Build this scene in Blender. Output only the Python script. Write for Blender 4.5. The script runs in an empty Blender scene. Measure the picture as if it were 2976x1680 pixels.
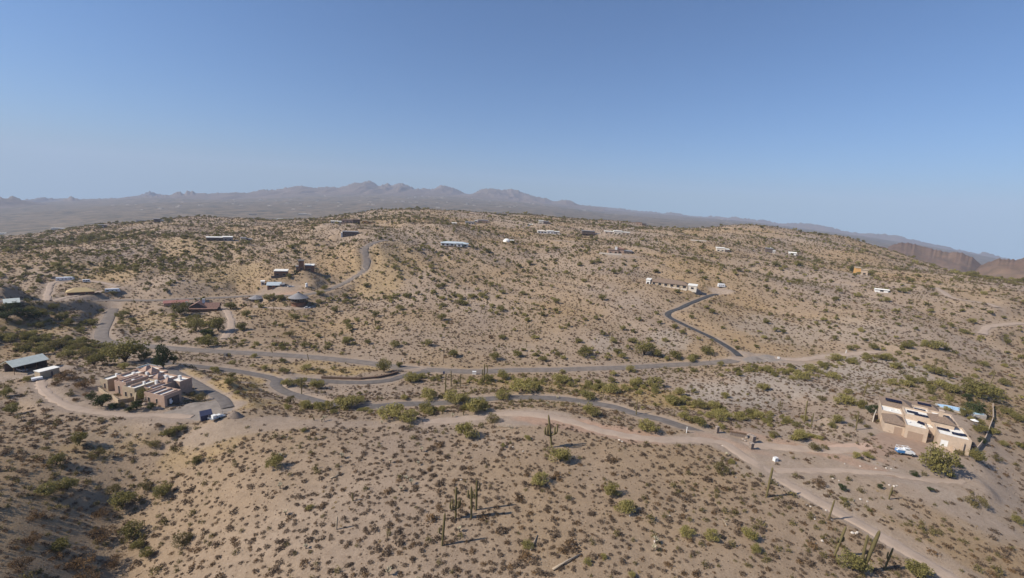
import bpy, math, random
import numpy as np
from mathutils import Matrix, Vector
SC = bpy.context.scene
COL = SC.collection
R = math.radians
rnd = random.Random(7)
rng = np.random.default_rng(11)

# ------------------------------------------------------------------ camera
FPX, CX, CY, ZC = 1300.0, 1488.0, 840.0, 75.0       # focal length in photograph pixels, image centre, drone height
PITCH, ROLL = R(10.03), R(3.37)
Fv = Vector((0, math.cos(PITCH), -math.sin(PITCH)))
R0 = Vector((1, 0, 0)); U0 = Vector((0, math.sin(PITCH), math.cos(PITCH)))
Rv = R0*math.cos(ROLL) + U0*math.sin(ROLL)
Uv = -R0*math.sin(ROLL) + U0*math.cos(ROLL)
cam = bpy.data.cameras.new('drone_camera'); camo = bpy.data.objects.new('drone_camera', cam); COL.objects.link(camo)
cam.sensor_width = 36.0; cam.lens = 36.0*FPX/2976.0; cam.clip_start = 0.5; cam.clip_end = 60000
M = Matrix.Identity(4)
for i in range(3):
    M[i][0] = Rv[i]; M[i][1] = Uv[i]; M[i][2] = -Fv[i]
M[0][3], M[1][3], M[2][3] = 0, 0, ZC
camo.matrix_world = M
SC.camera = camo

# ------------------------------------------------------------------ world, sun, exposure
SUN_EL, SUN_A = R(38), R(16)                         # shadows run right and a little away
sdir = Vector((math.cos(SUN_A)*math.cos(SUN_EL), math.sin(SUN_A)*math.cos(SUN_EL), -math.sin(SUN_EL)))
W = bpy.data.worlds.new('World'); SC.world = W; W.use_nodes = True
nt = W.node_tree; nt.nodes.clear()
o_ = nt.nodes.new('ShaderNodeOutputWorld'); bg = nt.nodes.new('ShaderNodeBackground'); sky = nt.nodes.new('ShaderNodeTexSky')
sky.sky_type = 'NISHITA'; sky.sun_disc = False; sky.sun_elevation = SUN_EL
# azimuth of the sun measured clockwise from +Y
sky.sun_rotation = math.atan2(-sdir.x, -sdir.y)
sky.altitude = 0; sky.air_density = 1.0; sky.dust_density = 0.55; sky.ozone_density = 9.5
tc = nt.nodes.new('ShaderNodeTexCoord'); sep = nt.nodes.new('ShaderNodeSeparateXYZ'); mx = nt.nodes.new('ShaderNodeMath')
cmb = nt.nodes.new('ShaderNodeCombineXYZ'); nrm = nt.nodes.new('ShaderNodeVectorMath'); nrm.operation = 'NORMALIZE'
mx.operation = 'MAXIMUM'; mx.inputs[1].default_value = 0.05
L = nt.links.new
L(tc.outputs['Generated'], sep.inputs[0]); L(sep.outputs[0], cmb.inputs[0]); L(sep.outputs[1], cmb.inputs[1])
L(sep.outputs[2], mx.inputs[0]); L(mx.outputs[0], cmb.inputs[2]); L(cmb.outputs[0], nrm.inputs[0]); L(nrm.outputs[0], sky.inputs[0])
L(sky.outputs[0], bg.inputs[0]); bg.inputs[1].default_value = 0.102; L(bg.outputs[0], o_.inputs[0])
sl = bpy.data.lights.new('sun', 'SUN'); sl.energy = 5.0; sl.angle = R(0.53); sl.color = (1.0, 0.93, 0.82)
so = bpy.data.objects.new('sun', sl); COL.objects.link(so)
so.rotation_euler = sdir.to_track_quat('-Z', 'Y').to_euler()
SC.view_settings.view_transform = 'Standard'; SC.view_settings.look = 'None'
SC.view_settings.exposure = 0.25; SC.view_settings.gamma = 1.0; SC.view_settings.use_curve_mapping = False
SC.render.engine = 'CYCLES'
SC.cycles.max_bounces = 5; SC.cycles.diffuse_bounces = 2; SC.cycles.glossy_bounces = 2; SC.cycles.volume_bounces = 0
SC.cycles.use_denoising = True

# ------------------------------------------------------------------ numeric helpers
def vnoise(x, y, seed=0):
    xi = np.floor(x).astype(np.int64); yi = np.floor(y).astype(np.int64)
    fx = x-xi; fy = y-yi
    fx = fx*fx*(3-2*fx); fy = fy*fy*(3-2*fy)
    def h(a, b):
        n = (a*374761393 + b*668265263 + seed*974711) & 0xffffffff
        n = ((n ^ (n >> 13))*1274126177) & 0xffffffff
        return ((n ^ (n >> 16)) & 0xffff)/65535.0
    a = h(xi, yi); b = h(xi+1, yi); c = h(xi, yi+1); d = h(xi+1, yi+1)
    return (a*(1-fx)+b*fx)*(1-fy) + (c*(1-fx)+d*fx)*fy          # 0..1
def fbm(x, y, oct=4, seed=0):
    s = 0; a = 0.5; t = 0
    for i in range(oct):
        s = s + a*vnoise(x*2**i+17.3*i, y*2**i-9.1*i, seed+i); t += a; a *= 0.5
    return s/t
def ridged(x, y, oct=3, seed=0):
    s = 0; a = 0.5; t = 0
    for i in range(oct):
        s = s + a*(1-np.abs(2*vnoise(x*2**i+5.7*i, y*2**i+3.1*i, seed+i)-1)); t += a; a *= 0.5
    return s/t
def sstep(a, b, x):
    t = np.clip((x-a)/(b-a), 0, 1); return t*t*(3-2*t)
def ray(px, py):
    d = Fv + Rv*((px-CX)/FPX) + Uv*((CY-py)/FPX)
    return d
def px_az_te(px, py):
    d = ray(px, py); h = math.hypot(d.x, d.y)
    return math.atan2(d.x, d.y), d.z/h
def mpp(p):                                          # metres per photograph pixel at a world point
    return (Vector(p)-Vector((0, 0, ZC))).dot(Fv)/FPX

# ------------------------------------------------------------------ terrain: control points (picture x, picture y, ground height or 'r' distance)
CPZ = [(1488,1680,0),(1000,1680,-2),(2000,1680,0),(2500,1680,-1),(2976,1680,-4),(1488,1450,0),(2000,1450,0),(1000,1450,-1),
 (700,1680,-6),(330,1680,-13),(0,1680,-1),(350,1500,-11),(0,1450,0),(480,1340,-6),(200,1350,-3),(0,1250,1),(130,1110,1),(400,1190,0),
 (640,1210,1),(720,1400,-3),(900,1232,0),(1200,1225,0),(1488,1215,1),(1580,1200,1),(1900,1270,1),(2200,1310,0),(2600,1300,1),(2700,1200,1),
 (2450,1250,1),(2850,1350,0),(2940,1250,-3),(2976,1450,-6),(2900,1600,-3),
 (2000,1245,0),(1740,1180,-3),(1500,1152,-5),(1200,1168,-7),(900,1160,-9),(800,1118,-10),(1000,1112,-12),(1240,1080,-13),
 (400,1003,-15),(700,1025,-14),(1000,1046,-14),(1500,1075,-13),(2000,1060,-10),(2200,1040,-8),(2400,1040,-7),
 (1700,1130,-8),(2000,1150,-8),(2300,1180,-6),(560,1110,-5),(250,1020,-14),(0,1010,-13),(650,1120,-7),
 (2700,1080,-2),(2976,1100,-7),(2976,1000,0),(2600,960,6),(2976,900,14),(2300,1110,-2),(2150,1100,-4),
 (320,890,-16),(0,880,-15),(130,850,-10),(250,850,-9),(700,862,-13),(870,893,-12),(1000,850,-12),(930,800,-2),(1488,960,-9),(1488,900,-5),(1488,800,8),
 (1150,950,-11),(1150,850,-5),(600,920,-14),(1960,840,12),(2000,930,0),(1750,950,-5),(1750,850,7)]
CPR = [(1065,705,520),(1320,716,560),(1488,700,640),(1488,650,900),(1488,622,1150),(1790,735,540),(2200,657,1150),(2470,692,1150),(2350,740,800),
 (2500,790,640),(2700,815,640),(2976,850,600),(2976,815,900),(300,641,1350),(600,624,1300),(0,665,1500),(200,700,820),(200,775,560),(500,740,650),
 (500,800,490),(700,700,720),(400,680,900),(1100,612,1250),(1250,616,1250),(1800,645,1150),(2000,668,1050),(900,650,1000),(620,695,700),(0,760,620),
 (1700,690,700),(2200,720,760),(2700,778,1000),(0,810,460),(880,780,470),(1000,690,600),(1850,652,1100)]
cu, cv, ce = [], [], []
def cadd(az, r, e):
    cu.append(az*1.6); cv.append(math.log(r)); ce.append((e*r+ZC)/r)
for px, py, z in CPZ:
    az, te = px_az_te(px, py); cadd(az, (z-ZC)/te, te)
for px, py, r in CPR:
    az, te = px_az_te(px, py); cadd(az, r, te)
for a in (-1.08, -0.5, 0, 0.5, 1.08):
    cadd(a, 45, -ZC/45)
for px, py in [(0,668),(300,641),(600,622),(800,622),(1000,616),(1100,610),(1180,610),(1300,616),(1488,619),(1800,643),(2000,655),(2200,660),(2400,690),(2600,745),(2800,800),(2976,815)]:
    az, te = px_az_te(px, py); cadd(az, 1330, te-.012)
cu = np.array(cu); cv = np.array(cv); ce = np.array(ce); n = len(cu)
def phi(d): return d**1.5
D = phi(np.hypot(cu[:, None]-cu[None], cv[:, None]-cv[None]))
P = np.stack([np.ones(n), cu, cv], 1)
A = np.zeros((n+3, n+3)); A[:n, :n] = D - 2e-3*np.eye(n); A[:n, n:] = P; A[n:, :n] = P.T
wts = np.linalg.solve(A, np.concatenate([ce, np.zeros(3)]))
def resid(az, lr):
    u = np.clip(az, -1.1, 1.1)*1.6; out = np.zeros(u.shape)
    uf = u.ravel(); vf = lr.ravel(); of = np.empty(uf.shape)
    for i in range(0, len(uf), 40000):
        d = phi(np.hypot(uf[i:i+40000, None]-cu, vf[i:i+40000, None]-cv))
        of[i:i+40000] = d@wts[:n] + wts[n] + wts[n+1]*uf[i:i+40000] + wts[n+2]*vf[i:i+40000]
    return of.reshape(u.shape)
# the crest of the near hills and the foot of the far mountains, as directions
CREST = [(-200,700),(0,668),(150,655),(300,641),(600,622),(800,622),(1000,616),(1100,610),(1180,610),(1300,616),(1488,619),(1800,643),(2000,655),(2200,660),(2400,690),(2600,745),(2800,800),(2976,815),(3200,840)]
FOOT = [(-200,592),(0,598),(200,590),(400,580),(700,576),(1000,566),(1300,568),(1500,584),(1700,606),(1900,625),(2200,650),(2500,690),(2700,720),(2976,770),(3200,800)]
def dirs(lst):
    q = [px_az_te(*p) for p in lst]; return np.array([a for a, t in q]), np.array([t for a, t in q])
ca_, ct_ = dirs(CREST); fa_, ft_ = dirs(FOOT)
AZ = np.concatenate([np.arange(-180, -64, 4.0), np.arange(-64, 64.01, 0.25), np.arange(68, 180.1, 4.0)])*math.pi/180
RR = [25.0]
while RR[-1] < 12500: RR.append(RR[-1]*(1.0095 if RR[-1] < 1350 else 1.016))
RR = np.array(RR); LR = np.log(RR)
GA, GR = np.meshgrid(AZ, RR, indexing='ij')
GX = GR*np.sin(GA); GY = GR*np.cos(GA)
res = resid(GA, np.log(np.minimum(GR, 1500)))
e_near = -ZC/GR + res
ec = np.interp(GA, ca_, ct_); ef = np.interp(GA, fa_, ft_)
k = np.interp(np.log(GR), np.log([1300, 1750, 3200, 5000, 8200, 13000]), [0, 0, .0, 1, 2, 2.0])
e_far = np.where(GR < 3200, ec-0.03+0.028*sstep(math.log(1800), math.log(3200), np.log(GR)), ec-0.002+(ef-ec+0.002)*np.clip((np.log(GR)-math.log(3200))/(math.log(8200)-math.log(3200)), 0, 1)**0.75)
tb = sstep(math.log(1300), math.log(1750), np.log(GR))
e = e_near*(1-tb)+e_far*tb
GZ = ZC + e*GR
back = sstep(1.1, 1.5, np.abs(GA)); GZ = GZ*(1-back) + (-6-0.01*GR)*back
# relief: hummocks near, gullies on the slopes further away
GZ += (fbm(GX/28, GY/28, 3, 1)-.5)*1.3*np.clip(GR/150, .4, 1) + (fbm(GX/7, GY/7, 2, 5)-.5)*0.35
gx = GX*0.8+GY*0.6; gy = -GX*0.6+GY*0.8
wx = gx+40*(fbm(GX/160, GY/160, 2, 9)-.5)*2
gul = ridged(wx/110, gy/240, 3, 21)
GZ += (0.62-gul)*sstep(240, 620, GR)*15*(1-0.35*sstep(1000, 1300, GR))*(1-sstep(1350, 1800, GR))
gul2 = ridged(wx/42, gy/120, 2, 33)
GZ += (0.6-gul2)*sstep(200, 420, GR)*4.5*(1-sstep(1350, 1800, GR))
GZ += (ridged(GX/1400, GY/900, 4, 40)-.5)*60*sstep(3200, 6000, GR)
Z0 = GZ.copy()

def first_hit(px, py, Z):
    az, te = px_az_te(px, py)
    j = np.searchsorted(AZ, az)-1; t = (az-AZ[j])/(AZ[j+1]-AZ[j])
    col = Z[j]*(1-t)+Z[j+1]*t
    d = col-(ZC+te*RR)
    i = int(np.argmax(d > 0))
    if d[i] <= 0: i = len(RR)-1
    i = max(i, 1); s = d[i-1]/(d[i-1]-d[i]); r = RR[i-1]+(RR[i]-RR[i-1])*s
    return Vector((r*math.sin(az), r*math.cos(az), ZC+te*r))
def at(px, py):                                       # picture point -> point on the finished ground
    return first_hit(px, py, GZ)
def bil(G, x, y):
    az = np.arctan2(x, y); lr = np.clip(np.hypot(x, y), RR[0]*1.001, RR[-1]*.999)
    j = np.clip(np.searchsorted(AZ, az)-1, 0, len(AZ)-2); t = (az-AZ[j])/(AZ[j+1]-AZ[j])
    i = np.clip(np.searchsorted(RR, lr)-1, 0, len(RR)-2); s = (lr-RR[i])/(RR[i+1]-RR[i])
    return (G[j, i]*(1-s)+G[j, i+1]*s)*(1-t)+(G[j+1, i]*(1-s)+G[j+1, i+1]*s)*t
def gz(x, y): return float(bil(GZ, np.array([x]), np.array([y]))[0])
def proj(x, y, z):
    d = Vector((x, y, z-ZC)); w = d.dot(Fv)
    return CX+FPX*d.dot(Rv)/w, CY-FPX*d.dot(Uv)/w

# ------------------------------------------------------------------ roads
def smooth_line(pts, step):
    p = [Vector(q) for q in pts]; p = [p[0]*2-p[1]]+p+[p[-1]*2-p[-2]]
    out = []
    for i in range(1, len(p)-2):
        a, b, c, d = p[i-1], p[i], p[i+1], p[i+2]
        m = max(2, int((c-b).length/step))
        for k_ in range(m):
            t = k_/m
            out.append(0.5*((2*b)+(c-a)*t+(2*a-5*b+4*c-d)*t*t+(3*b-a-3*c+d)*t**3))
    out.append(p[-2])
    z = np.array([q.z for q in out])
    ker = np.ones(7)/7
    for _ in range(4):
        z = np.convolve(np.pad(z, 3, 'edge'), ker, 'valid')
    for q, v in zip(out, z): q.z = float(v)
    return out
ROADS = [
 ('road', 'a', 6.5, 'grey asphalt road running along the valley below the slopes', [(343,883),(325,905),(308,938),(294,968),(300,985),(330,997),(404,1003),(520,1012),(640,1021),(744,1026),(850,1033),(940,1040),(1060,1053),(1160,1066),(1260,1075),(1380,1078),(1500,1076),(1650,1072),(1800,1067),(1950,1061),(2080,1052),(2170,1043),(2250,1041)]),
 ('road', 'a', 6.5, 'asphalt road climbing past the round house to the hilltop', [(-60,868),(40,870),(140,874),(240,876),(343,877),(470,869),(600,866),(740,861),(850,856),(906,853),(950,843),(989,832),(1033,808),(1058,785),(1066,755),(1060,728),(1067,711),(1105,700),(1150,696)]),
 ('driveway', 'a', 4.4, 'narrow asphalt driveway winding through the wash to the stone gate', [(2110,1279),(2037,1255),(1980,1236),(1921,1218),(1849,1200),(1777,1181),(1661,1161),(1575,1154),(1488,1154),(1423,1158),(1293,1168),(1177,1175),(1076,1178),(975,1174),(888,1157),(830,1137),(800,1117),(812,1103),(870,1102),(932,1106),(1004,1110),(1076,1109),(1134,1103),(1171,1092),(1206,1085),(1245,1079)]),
 ('driveway', 'a', 4.0, 'asphalt driveway leading up to the flat-roofed pueblo house', [(806,1106),(787,1097),(744,1088),(700,1080),(635,1071),(549,1061),(485,1055),(440,1052)]),
 ('driveway', 'a', 4.0, 'curving paved drive behind the pueblo house garage', [(490,1073),(520,1088),(552,1104),(606,1136),(645,1158),(662,1180)]),
 ('driveway', 'a', 4.6, 'dark asphalt driveway zigzagging up to the long ranch house', [(2085,852),(2068,857),(2022,874),(1979,892),(1945,907),(1943,920),(1973,935),(2022,958),(2066,981),(2123,1013),(2150,1036)]),
 ('dirt_track', 'd', 4.2, 'pale dirt track along the crest of the near ridge', [(1230,1226),(1330,1219),(1470,1203),(1560,1203),(1660,1225),(1780,1258),(1900,1274),(2030,1277),(2140,1288),(2260,1298),(2400,1306),(2500,1306)]),
 ('dirt_track', 'd', 4.2, 'rutted dirt track running diagonally down past the leaning saguaros', [(2110,1292),(2180,1335),(2260,1388),(2350,1437),(2440,1488),(2530,1540),(2620,1590),(2720,1650),(2800,1710),(2900,1790)]),
 ('dirt_track', 'd', 2.6, 'faint dirt track skirting the slope below the solar panel house', [(2250,1366),(2400,1366),(2560,1372),(2700,1394),(2800,1398)]),
 ('dirt_track', 'd', 2.8, 'gravel drive from the pueblo house to the green roofed shed', [(560,1208),(470,1207),(380,1205),(290,1196),(215,1184),(160,1160),(125,1130),(115,1100)]),
 ('dirt_track', 'd', 4.0, 'dirt loop around the tan hip roofed building', [(343,836),(305,822),(255,812),(215,812),(175,815),(150,822),(142,845),(138,868),(190,865),(255,855),(318,842)]),
 ('dirt_track', 'd', 6.0, 'pale dirt road climbing to the hilltop house', [(1800,673),(1830,664),(1860,659),(1890,659)]),
 ('dirt_track', 'd', 5.0, 'faint dirt road contouring the far right hillside', [(2720,835),(2760,860),(2800,872),(2870,880),(2900,900)]),
 ('dirt_track', 'd', 5.0, 'dirt spur curving on the right hillside above the wash', [(2976,936),(2920,941),(2870,950),(2852,975)]),
 ('dirt_track', 'd', 3.6, 'dirt drive beside the round house', [(744,893),(800,893),(850,897),(905,894)]),
 ('dirt_track', 'd', 4.5, 'dirt drive between the trees of the red roofed house', [(650,985),(672,945),(665,915),(650,898),(600,900)]),
 ('dirt_track', 'd', 5.0, 'gravel road continuing behind the end of the asphalt', [(2250,1041),(2320,1044),(2400,1036),(2480,1028),(2560,1016)]),
]
LINES = []
for nm, kd, w, lab, pts in ROADS:
    P3 = [first_hit(px, py, Z0) for px, py in pts]
    rm = sum(p.length for p in P3)/len(P3)
    LINES.append((nm, kd, w, lab, smooth_line(P3, max(1.5, rm*0.008))))
# pads: flattened yards (picture x, y, half-width along, half-depth, kind 1 bare 2 red)
PADS = [(395,1140,25,9,0,.35),(590,1192,13,7,1,1),(85,1085,12,8,1,1),(2600,1268,16,8,1,1),(2690,1205,14,14,0,.7),(1960,832,30,7,2,.8),(2098,842,11,8,1,1),(1795,742,22,8,1,.8),
 (870,892,13,7,1,.8),(590,900,17,9,1,.7),(235,853,13,6,1,.7),(190,816,11,5,1,1),(328,846,8,5,1,.8),(800,835,22,9,1,.9),(800,850,26,5,2,.8),(1320,714,24,10,1,.3),(640,700,20,8,0,.4),(715,699,8,5,0,.4),
 (1020,684,22,6,0,.4),(1605,680,26,14,1,1),(1710,684,18,8,1,.7),(1795,681,28,9,1,.9),(1578,652,18,9,1,.7),(885,767,12,6,1,.6),(820,800,11,5,1,.5),(1478,703,10,6,1,.5),(2225,1041,20,7,1,1),(2495,800,14,8,1,.8),
 (1570,1205,12,5,1,1),(30,915,12,8,0,.5),(1640,700,24,4,1,.8),(2030,700,16,8,1,1),(2105,733,14,6,1,.5),(2236,736,9,5,1,.6),(2302,742,6,4,1,.6),(510,888,12,7,1,.5),(745,878,9,5,0,.4),(820,641,20,8,1,.6),(1010,652,34,9,1,.7),(1080,652,20,7,1,.6),
 (890,626,14,6,1,.6),(400,646,12,5,0,.3),(170,666,14,5,1,.7),(1330,650,14,5,1,.5),(1385,652,22,5,1,.6),(1853,654,20,7,1,.8),(2562,852,9,4,1,.6),(2440,828,14,4,1,.8)]
bare = np.zeros_like(GZ); red = np.zeros_like(GZ); straw = np.zeros_like(GZ); pale = np.zeros_like(GZ)
roadm = np.zeros_like(GZ)
near = GR < 1700
def window_idx(cx_, cy_, rad):
    return near & (np.abs(GX-cx_) < rad) & (np.abs(GY-cy_) < rad)
for px, py, hw, hd, kd, b in PADS:
    p = first_hit(px, py, Z0); m = window_idx(p.x, p.y, max(hw, hd)*2+6)
    ux, uy = p.y/p.length, -p.x/p.length; ln = math.hypot(p.x, p.y); vx, vy = p.x/ln, p.y/ln; ux, uy = vy, -vx
    dx = GX[m]-p.x; dy = GY[m]-p.y
    q = np.sqrt(((dx*ux+dy*uy)/hw)**2+((dx*vx+dy*vy)/hd)**2) + (fbm(GX[m]/5, GY[m]/5, 2, 60)-.5)*.25
    f = 1-sstep(0.95, 1.6, q); GZ[m] = GZ[m]*(1-f)+p.z*f
    g = (1-sstep(0.9, 1.2, q))*b
    bare[m] = np.maximum(bare[m], g)
    if kd == 2: red[m] = np.maximum(red[m], g)
for nm, kd, w, lab, ln in LINES:
    S = np.array([(q.x, q.y, q.z) for q in ln])
    lo = S.min(0)-20; hi = S.max(0)+20
    m = near & (GX > lo[0]) & (GX < hi[0]) & (GY > lo[1]) & (GY < hi[1])
    idx = np.nonzero(m); X = GX[idx]; Y = GY[idx]; dist = np.empty(len(X)); zz = np.empty(len(X))
    for i in range(0, len(X), 20000):
        d2 = (X[i:i+20000, None]-S[:, 0])**2+(Y[i:i+20000, None]-S[:, 1])**2
        jn = d2.argmin(1); dist[i:i+20000] = np.sqrt(d2[np.arange(len(jn)), jn]); zz[i:i+20000] = S[jn, 2]
    hw = w/2; jit = (fbm(X/4, Y/4, 2, 77)-.5)*2.0
    rw = np.hypot(X, Y)*.009
    f = 1-sstep(hw+1.2+rw, hw+5.5+rw*1.5, dist)
    GZ[idx] = GZ[idx]*(1-f)+(zz)*f
    low = 1-sstep(hw*0.75+rw*.25, hw+0.9+rw*.6, dist)
    GZ[idx] -= low*((0.16 if kd == 'a' else 0.10)+rw*.09)
    ext = 1.3 if kd == 'a' else 0.9
    bb = (1-sstep(hw+ext*.4, hw+ext+1.0, dist+jit))
    bare[idx] = np.maximum(bare[idx], bb*.95)
    roadm[idx] = np.maximum(roadm[idx], 1-sstep(hw+.2, hw+1.2, dist))
# soft patches on the ground: (x, y, metres along, metres deep)
def blob(G, lst, seed):
    for px, py, a, b, s in lst:
        p = first_hit(px, py, GZ); m = window_idx(p.x, p.y, max(a, b)*2)
        ln = math.hypot(p.x, p.y); vx, vy = p.x/ln, p.y/ln; ux, uy = vy, -vx
        dx = GX[m]-p.x; dy = GY[m]-p.y
        q = ((dx*ux+dy*uy)/a)**2+((dx*vx+dy*vy)/b)**2 + (fbm(GX[m]/6, GY[m]/6, 3, seed)-.5)*1.6
        G[m] = np.maximum(G[m], s*(1-sstep(.5, 1.3, q)))
blob(straw, [(640,1120,18,14,1),(720,1100,14,10,.9),(560,1085,12,10,.8),(700,1160,14,10,.9),(1850,1140,26,16,.9),(1930,1165,20,12,.9),(1010,1075,26,8,.9),(900,1060,26,9,.7),(1550,1120,26,10,.6),(300,800,30,30,.5),(260,780,26,26,.5),(640,790,40,40,.6),(560,700,50,60,.4),(1100,790,30,60,.5),(1150,740,30,60,.4),(520,940,30,16,.5),(430,930,24,16,.5),(60,960,26,12,.5),(300,1290,12,8,.5),(600,1290,12,8,.5)], 91)
blob(pale, [(2120,1140,24,18,.9),(2250,1110,24,18,.8),(2420,1080,30,16,.9),(2560,1060,30,20,.8),(2500,1120,20,14,.7),(2700,1110,20,16,.5),(1950,990,14,22,.6),(1760,1000,10,18,.5),(2560,1360,26,6,.8),(2300,1400,20,8,.4),(2250,960,30,30,.4),(2450,950,30,30,.4),(2850,1450,20,20,.3)], 95)
blob(bare, [(1500,1225,8,6,1),(1570,1212,24,6,1),(720,1232,16,5,.75),(640,1250,12,6,.7),(850,1232,16,3,.7),(1000,1232,20,3,.65),(1150,1230,20,3,.65),(1300,1226,20,3,.7),(2560,1380,40,8,.7),(2700,1395,24,5,.6),(2850,1380,8,8,.6),(2870,1300,6,10,.5),(2350,1350,20,5,.6),(2150,1305,18,6,.9),(2780,1380,14,8,.8),(2880,1350,7,16,.4),(2600,1560,16,4,.6),(2500,1430,16,6,.5),(250,1180,12,3,.3),(60,1130,14,4,.4),(620,1180,10,6,1),(350,1260,16,5,.4),(2080,1260,18,4,.8),(2400,1290,20,3,.6),(900,1040,40,2,.4)], 97)
blob(red, [(1690,1240,26,5,1),(1780,1262,16,4,.9),(2330,1302,30,3,.8),(2460,1308,14,3,.8),(2130,1292,14,3,.5)], 99)
for px, py, hw in [(395,1125,22),(2690,1215,16)]:
    p = first_hit(px, py, GZ); roadm[(GX-p.x)**2+(GY-p.y)**2 < (hw*.75)**2] = 1

# ------------------------------------------------------------------ materials
MAT = {}
def new_mat(name):
    m = bpy.data.materials.new(name); m.use_nodes = True; MAT[name] = m
    t = m.node_tree; b = t.nodes['Principled BSDF']; b.inputs['Roughness'].default_value = .9; b.inputs['Specular IOR Level'].default_value = .25
    return m, t, b
def nd(t, typ, **kw):
    x = t.nodes.new(typ)
    for k_, v in kw.items(): setattr(x, k_, v)
    return x
def mixc(t, fac, a, b, mode='MIX'):
    x = nd(t, 'ShaderNodeMix', data_type='RGBA', blend_type=mode)
    for s, v in ((x.inputs['Factor'], fac), (x.inputs['A'], a), (x.inputs['B'], b)):
        if hasattr(v, 'is_linked') or isinstance(v, bpy.types.NodeSocket): t.links.new(v, s)
        elif isinstance(v, tuple): s.default_value = (*v, 1)
        else: s.default_value = v
    return x.outputs['Result']
def noise(t, scale, detail=3, co=None, rough=.5):
    x = nd(t, 'ShaderNodeTexNoise'); x.inputs['Scale'].default_value = scale; x.inputs['Detail'].default_value = detail; x.inputs['Roughness'].default_value = rough
    if co is not None: t.links.new(co, x.inputs['Vector'])
    return x.outputs['Fac']
def ramp(t, fac, a, b):
    x = nd(t, 'ShaderNodeMapRange'); t.links.new(fac, x.inputs[0]); x.inputs[1].default_value = a; x.inputs[2].default_value = b
    return x.outputs[0]
def geo(t): return nd(t, 'ShaderNodeNewGeometry').outputs['Position']
def objco(t): return nd(t, 'ShaderNodeTexCoord').outputs['Object']
def attr(t, name): return nd(t, 'ShaderNodeAttribute', attribute_name=name).outputs['Fac']
def bump(t, b, h, strength, dist):
    x = nd(t, 'ShaderNodeBump'); x.inputs['Strength'].default_value = strength; x.inputs['Distance'].default_value = dist
    t.links.new(h, x.inputs['Height']); t.links.new(x.outputs[0], b.inputs['Normal'])
def simple(name, col, var=.12, scale=3.0, rough=.85, spec=.2, metal=0.0):
    m, t, b = new_mat(name); f = noise(t, scale, 4, objco(t))
    c0 = tuple(max(0, c*(1-var*1.6)) for c in col); c1 = tuple(min(1, c*(1+var)) for c in col)
    t.links.new(mixc(t, ramp(t, f, .3, .7), c0, c1), b.inputs['Base Color'])
    b.inputs['Roughness'].default_value = rough; b.inputs['Specular IOR Level'].default_value = spec; b.inputs['Metallic'].default_value = metal
    return m
# desert ground
m, t, b = new_mat('desert_ground'); g = geo(t)
n1 = noise(t, .035, 5, g); n2 = noise(t, .35, 4, g); n3 = noise(t, 2.2, 4, g, .7); n4 = noise(t, .008, 4, g)
c = mixc(t, ramp(t, n1, .35, .65), (.32, .235, .168), (.395, .295, .212))
c = mixc(t, ramp(t, n4, .4, .62), c, (.35, .235, .125))
c = mixc(t, attr(t, 'straw'), c, (.42, .285, .125))
c = mixc(t, attr(t, 'pale'), c, (.40, .33, .265))
c = mixc(t, attr(t, 'bare'), c, (.375, .285, .215))
c = mixc(t, attr(t, 'red'), c, (.44, .28, .19))
c = mixc(t, ramp(t, n2, .3, .75), mixc(t, .28, c, (.12, .085, .055)), c)
c = mixc(t, ramp(t, n3, .28, .5), mixc(t, .38, c, (.11, .085, .06)), c)
n5 = noise(t, 7.5, 2, g, .5); n6 = noise(t, .9, 4, g, .65)
c = mixc(t, ramp(t, n6, .34, .5), mixc(t, .30, c, (.17, .115, .07)), c)
c = mixc(t, ramp(t, n5, .62, .68), c, mixc(t, .6, c, (.56, .48, .40)))
c = mixc(t, ramp(t, n3, .66, .74), c, (.50, .42, .34))
far = attr(t, 'farland'); gf = noise(t, .012, 8, g, .75)
cf = mixc(t, ramp(t, gf, .40, .60), (.05, .048, .028), (.24, .175, .115))
cf = mixc(t, ramp(t, noise(t, .0016, 5, g), .5, .7), cf, (.15, .115, .075))
c = mixc(t, far, c, cf)
t.links.new(c, b.inputs['Base Color']); bump(t, b, n3, .8, .3)
# asphalt
m, t, b = new_mat('asphalt'); g = geo(t); f = noise(t, .5, 5, g); f2 = noise(t, 6, 3, g)
c = mixc(t, ramp(t, f, .3, .7), (.125, .105, .092), (.185, .158, .138)); c = mixc(t, ramp(t, f2, .35, .65), mixc(t, .25, c, (.06, .055, .05)), c)
t.links.new(c, b.inputs['Base Color']); b.inputs['Roughness'].default_value = .8
m, t, b = new_mat('old_asphalt'); g = geo(t); f = noise(t, .3, 5, g); f2 = noise(t, 5, 3, g)
c = mixc(t, ramp(t, f, .3, .7), (.165, .135, .112), (.235, .193, .16)); c = mixc(t, ramp(t, f2, .35, .65), mixc(t, .2, c, (.08, .07, .06)), c)
t.links.new(c, b.inputs['Base Color']); b.inputs['Roughness'].default_value = .9
m, t, b = new_mat('new_asphalt'); g = geo(t); f = noise(t, .6, 5, g)
t.links.new(mixc(t, ramp(t, f, .3, .7), (.045, .043, .043), (.085, .08, .076)), b.inputs['Base Color']); b.inputs['Roughness'].default_value = .75
m, t, b = new_mat('dirt'); g = geo(t); f = noise(t, .25, 5, g); f2 = noise(t, 3.5, 4, g)
c = mixc(t, ramp(t, f, .3, .7), (.35, .265, .20), (.43, .325, .245)); c = mixc(t, ramp(t, f2, .3, .55), mixc(t, .22, c, (.17, .13, .10)), c)
t.links.new(c, b.inputs['Base Color']); bump(t, b, f2, .4, .1)
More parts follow.
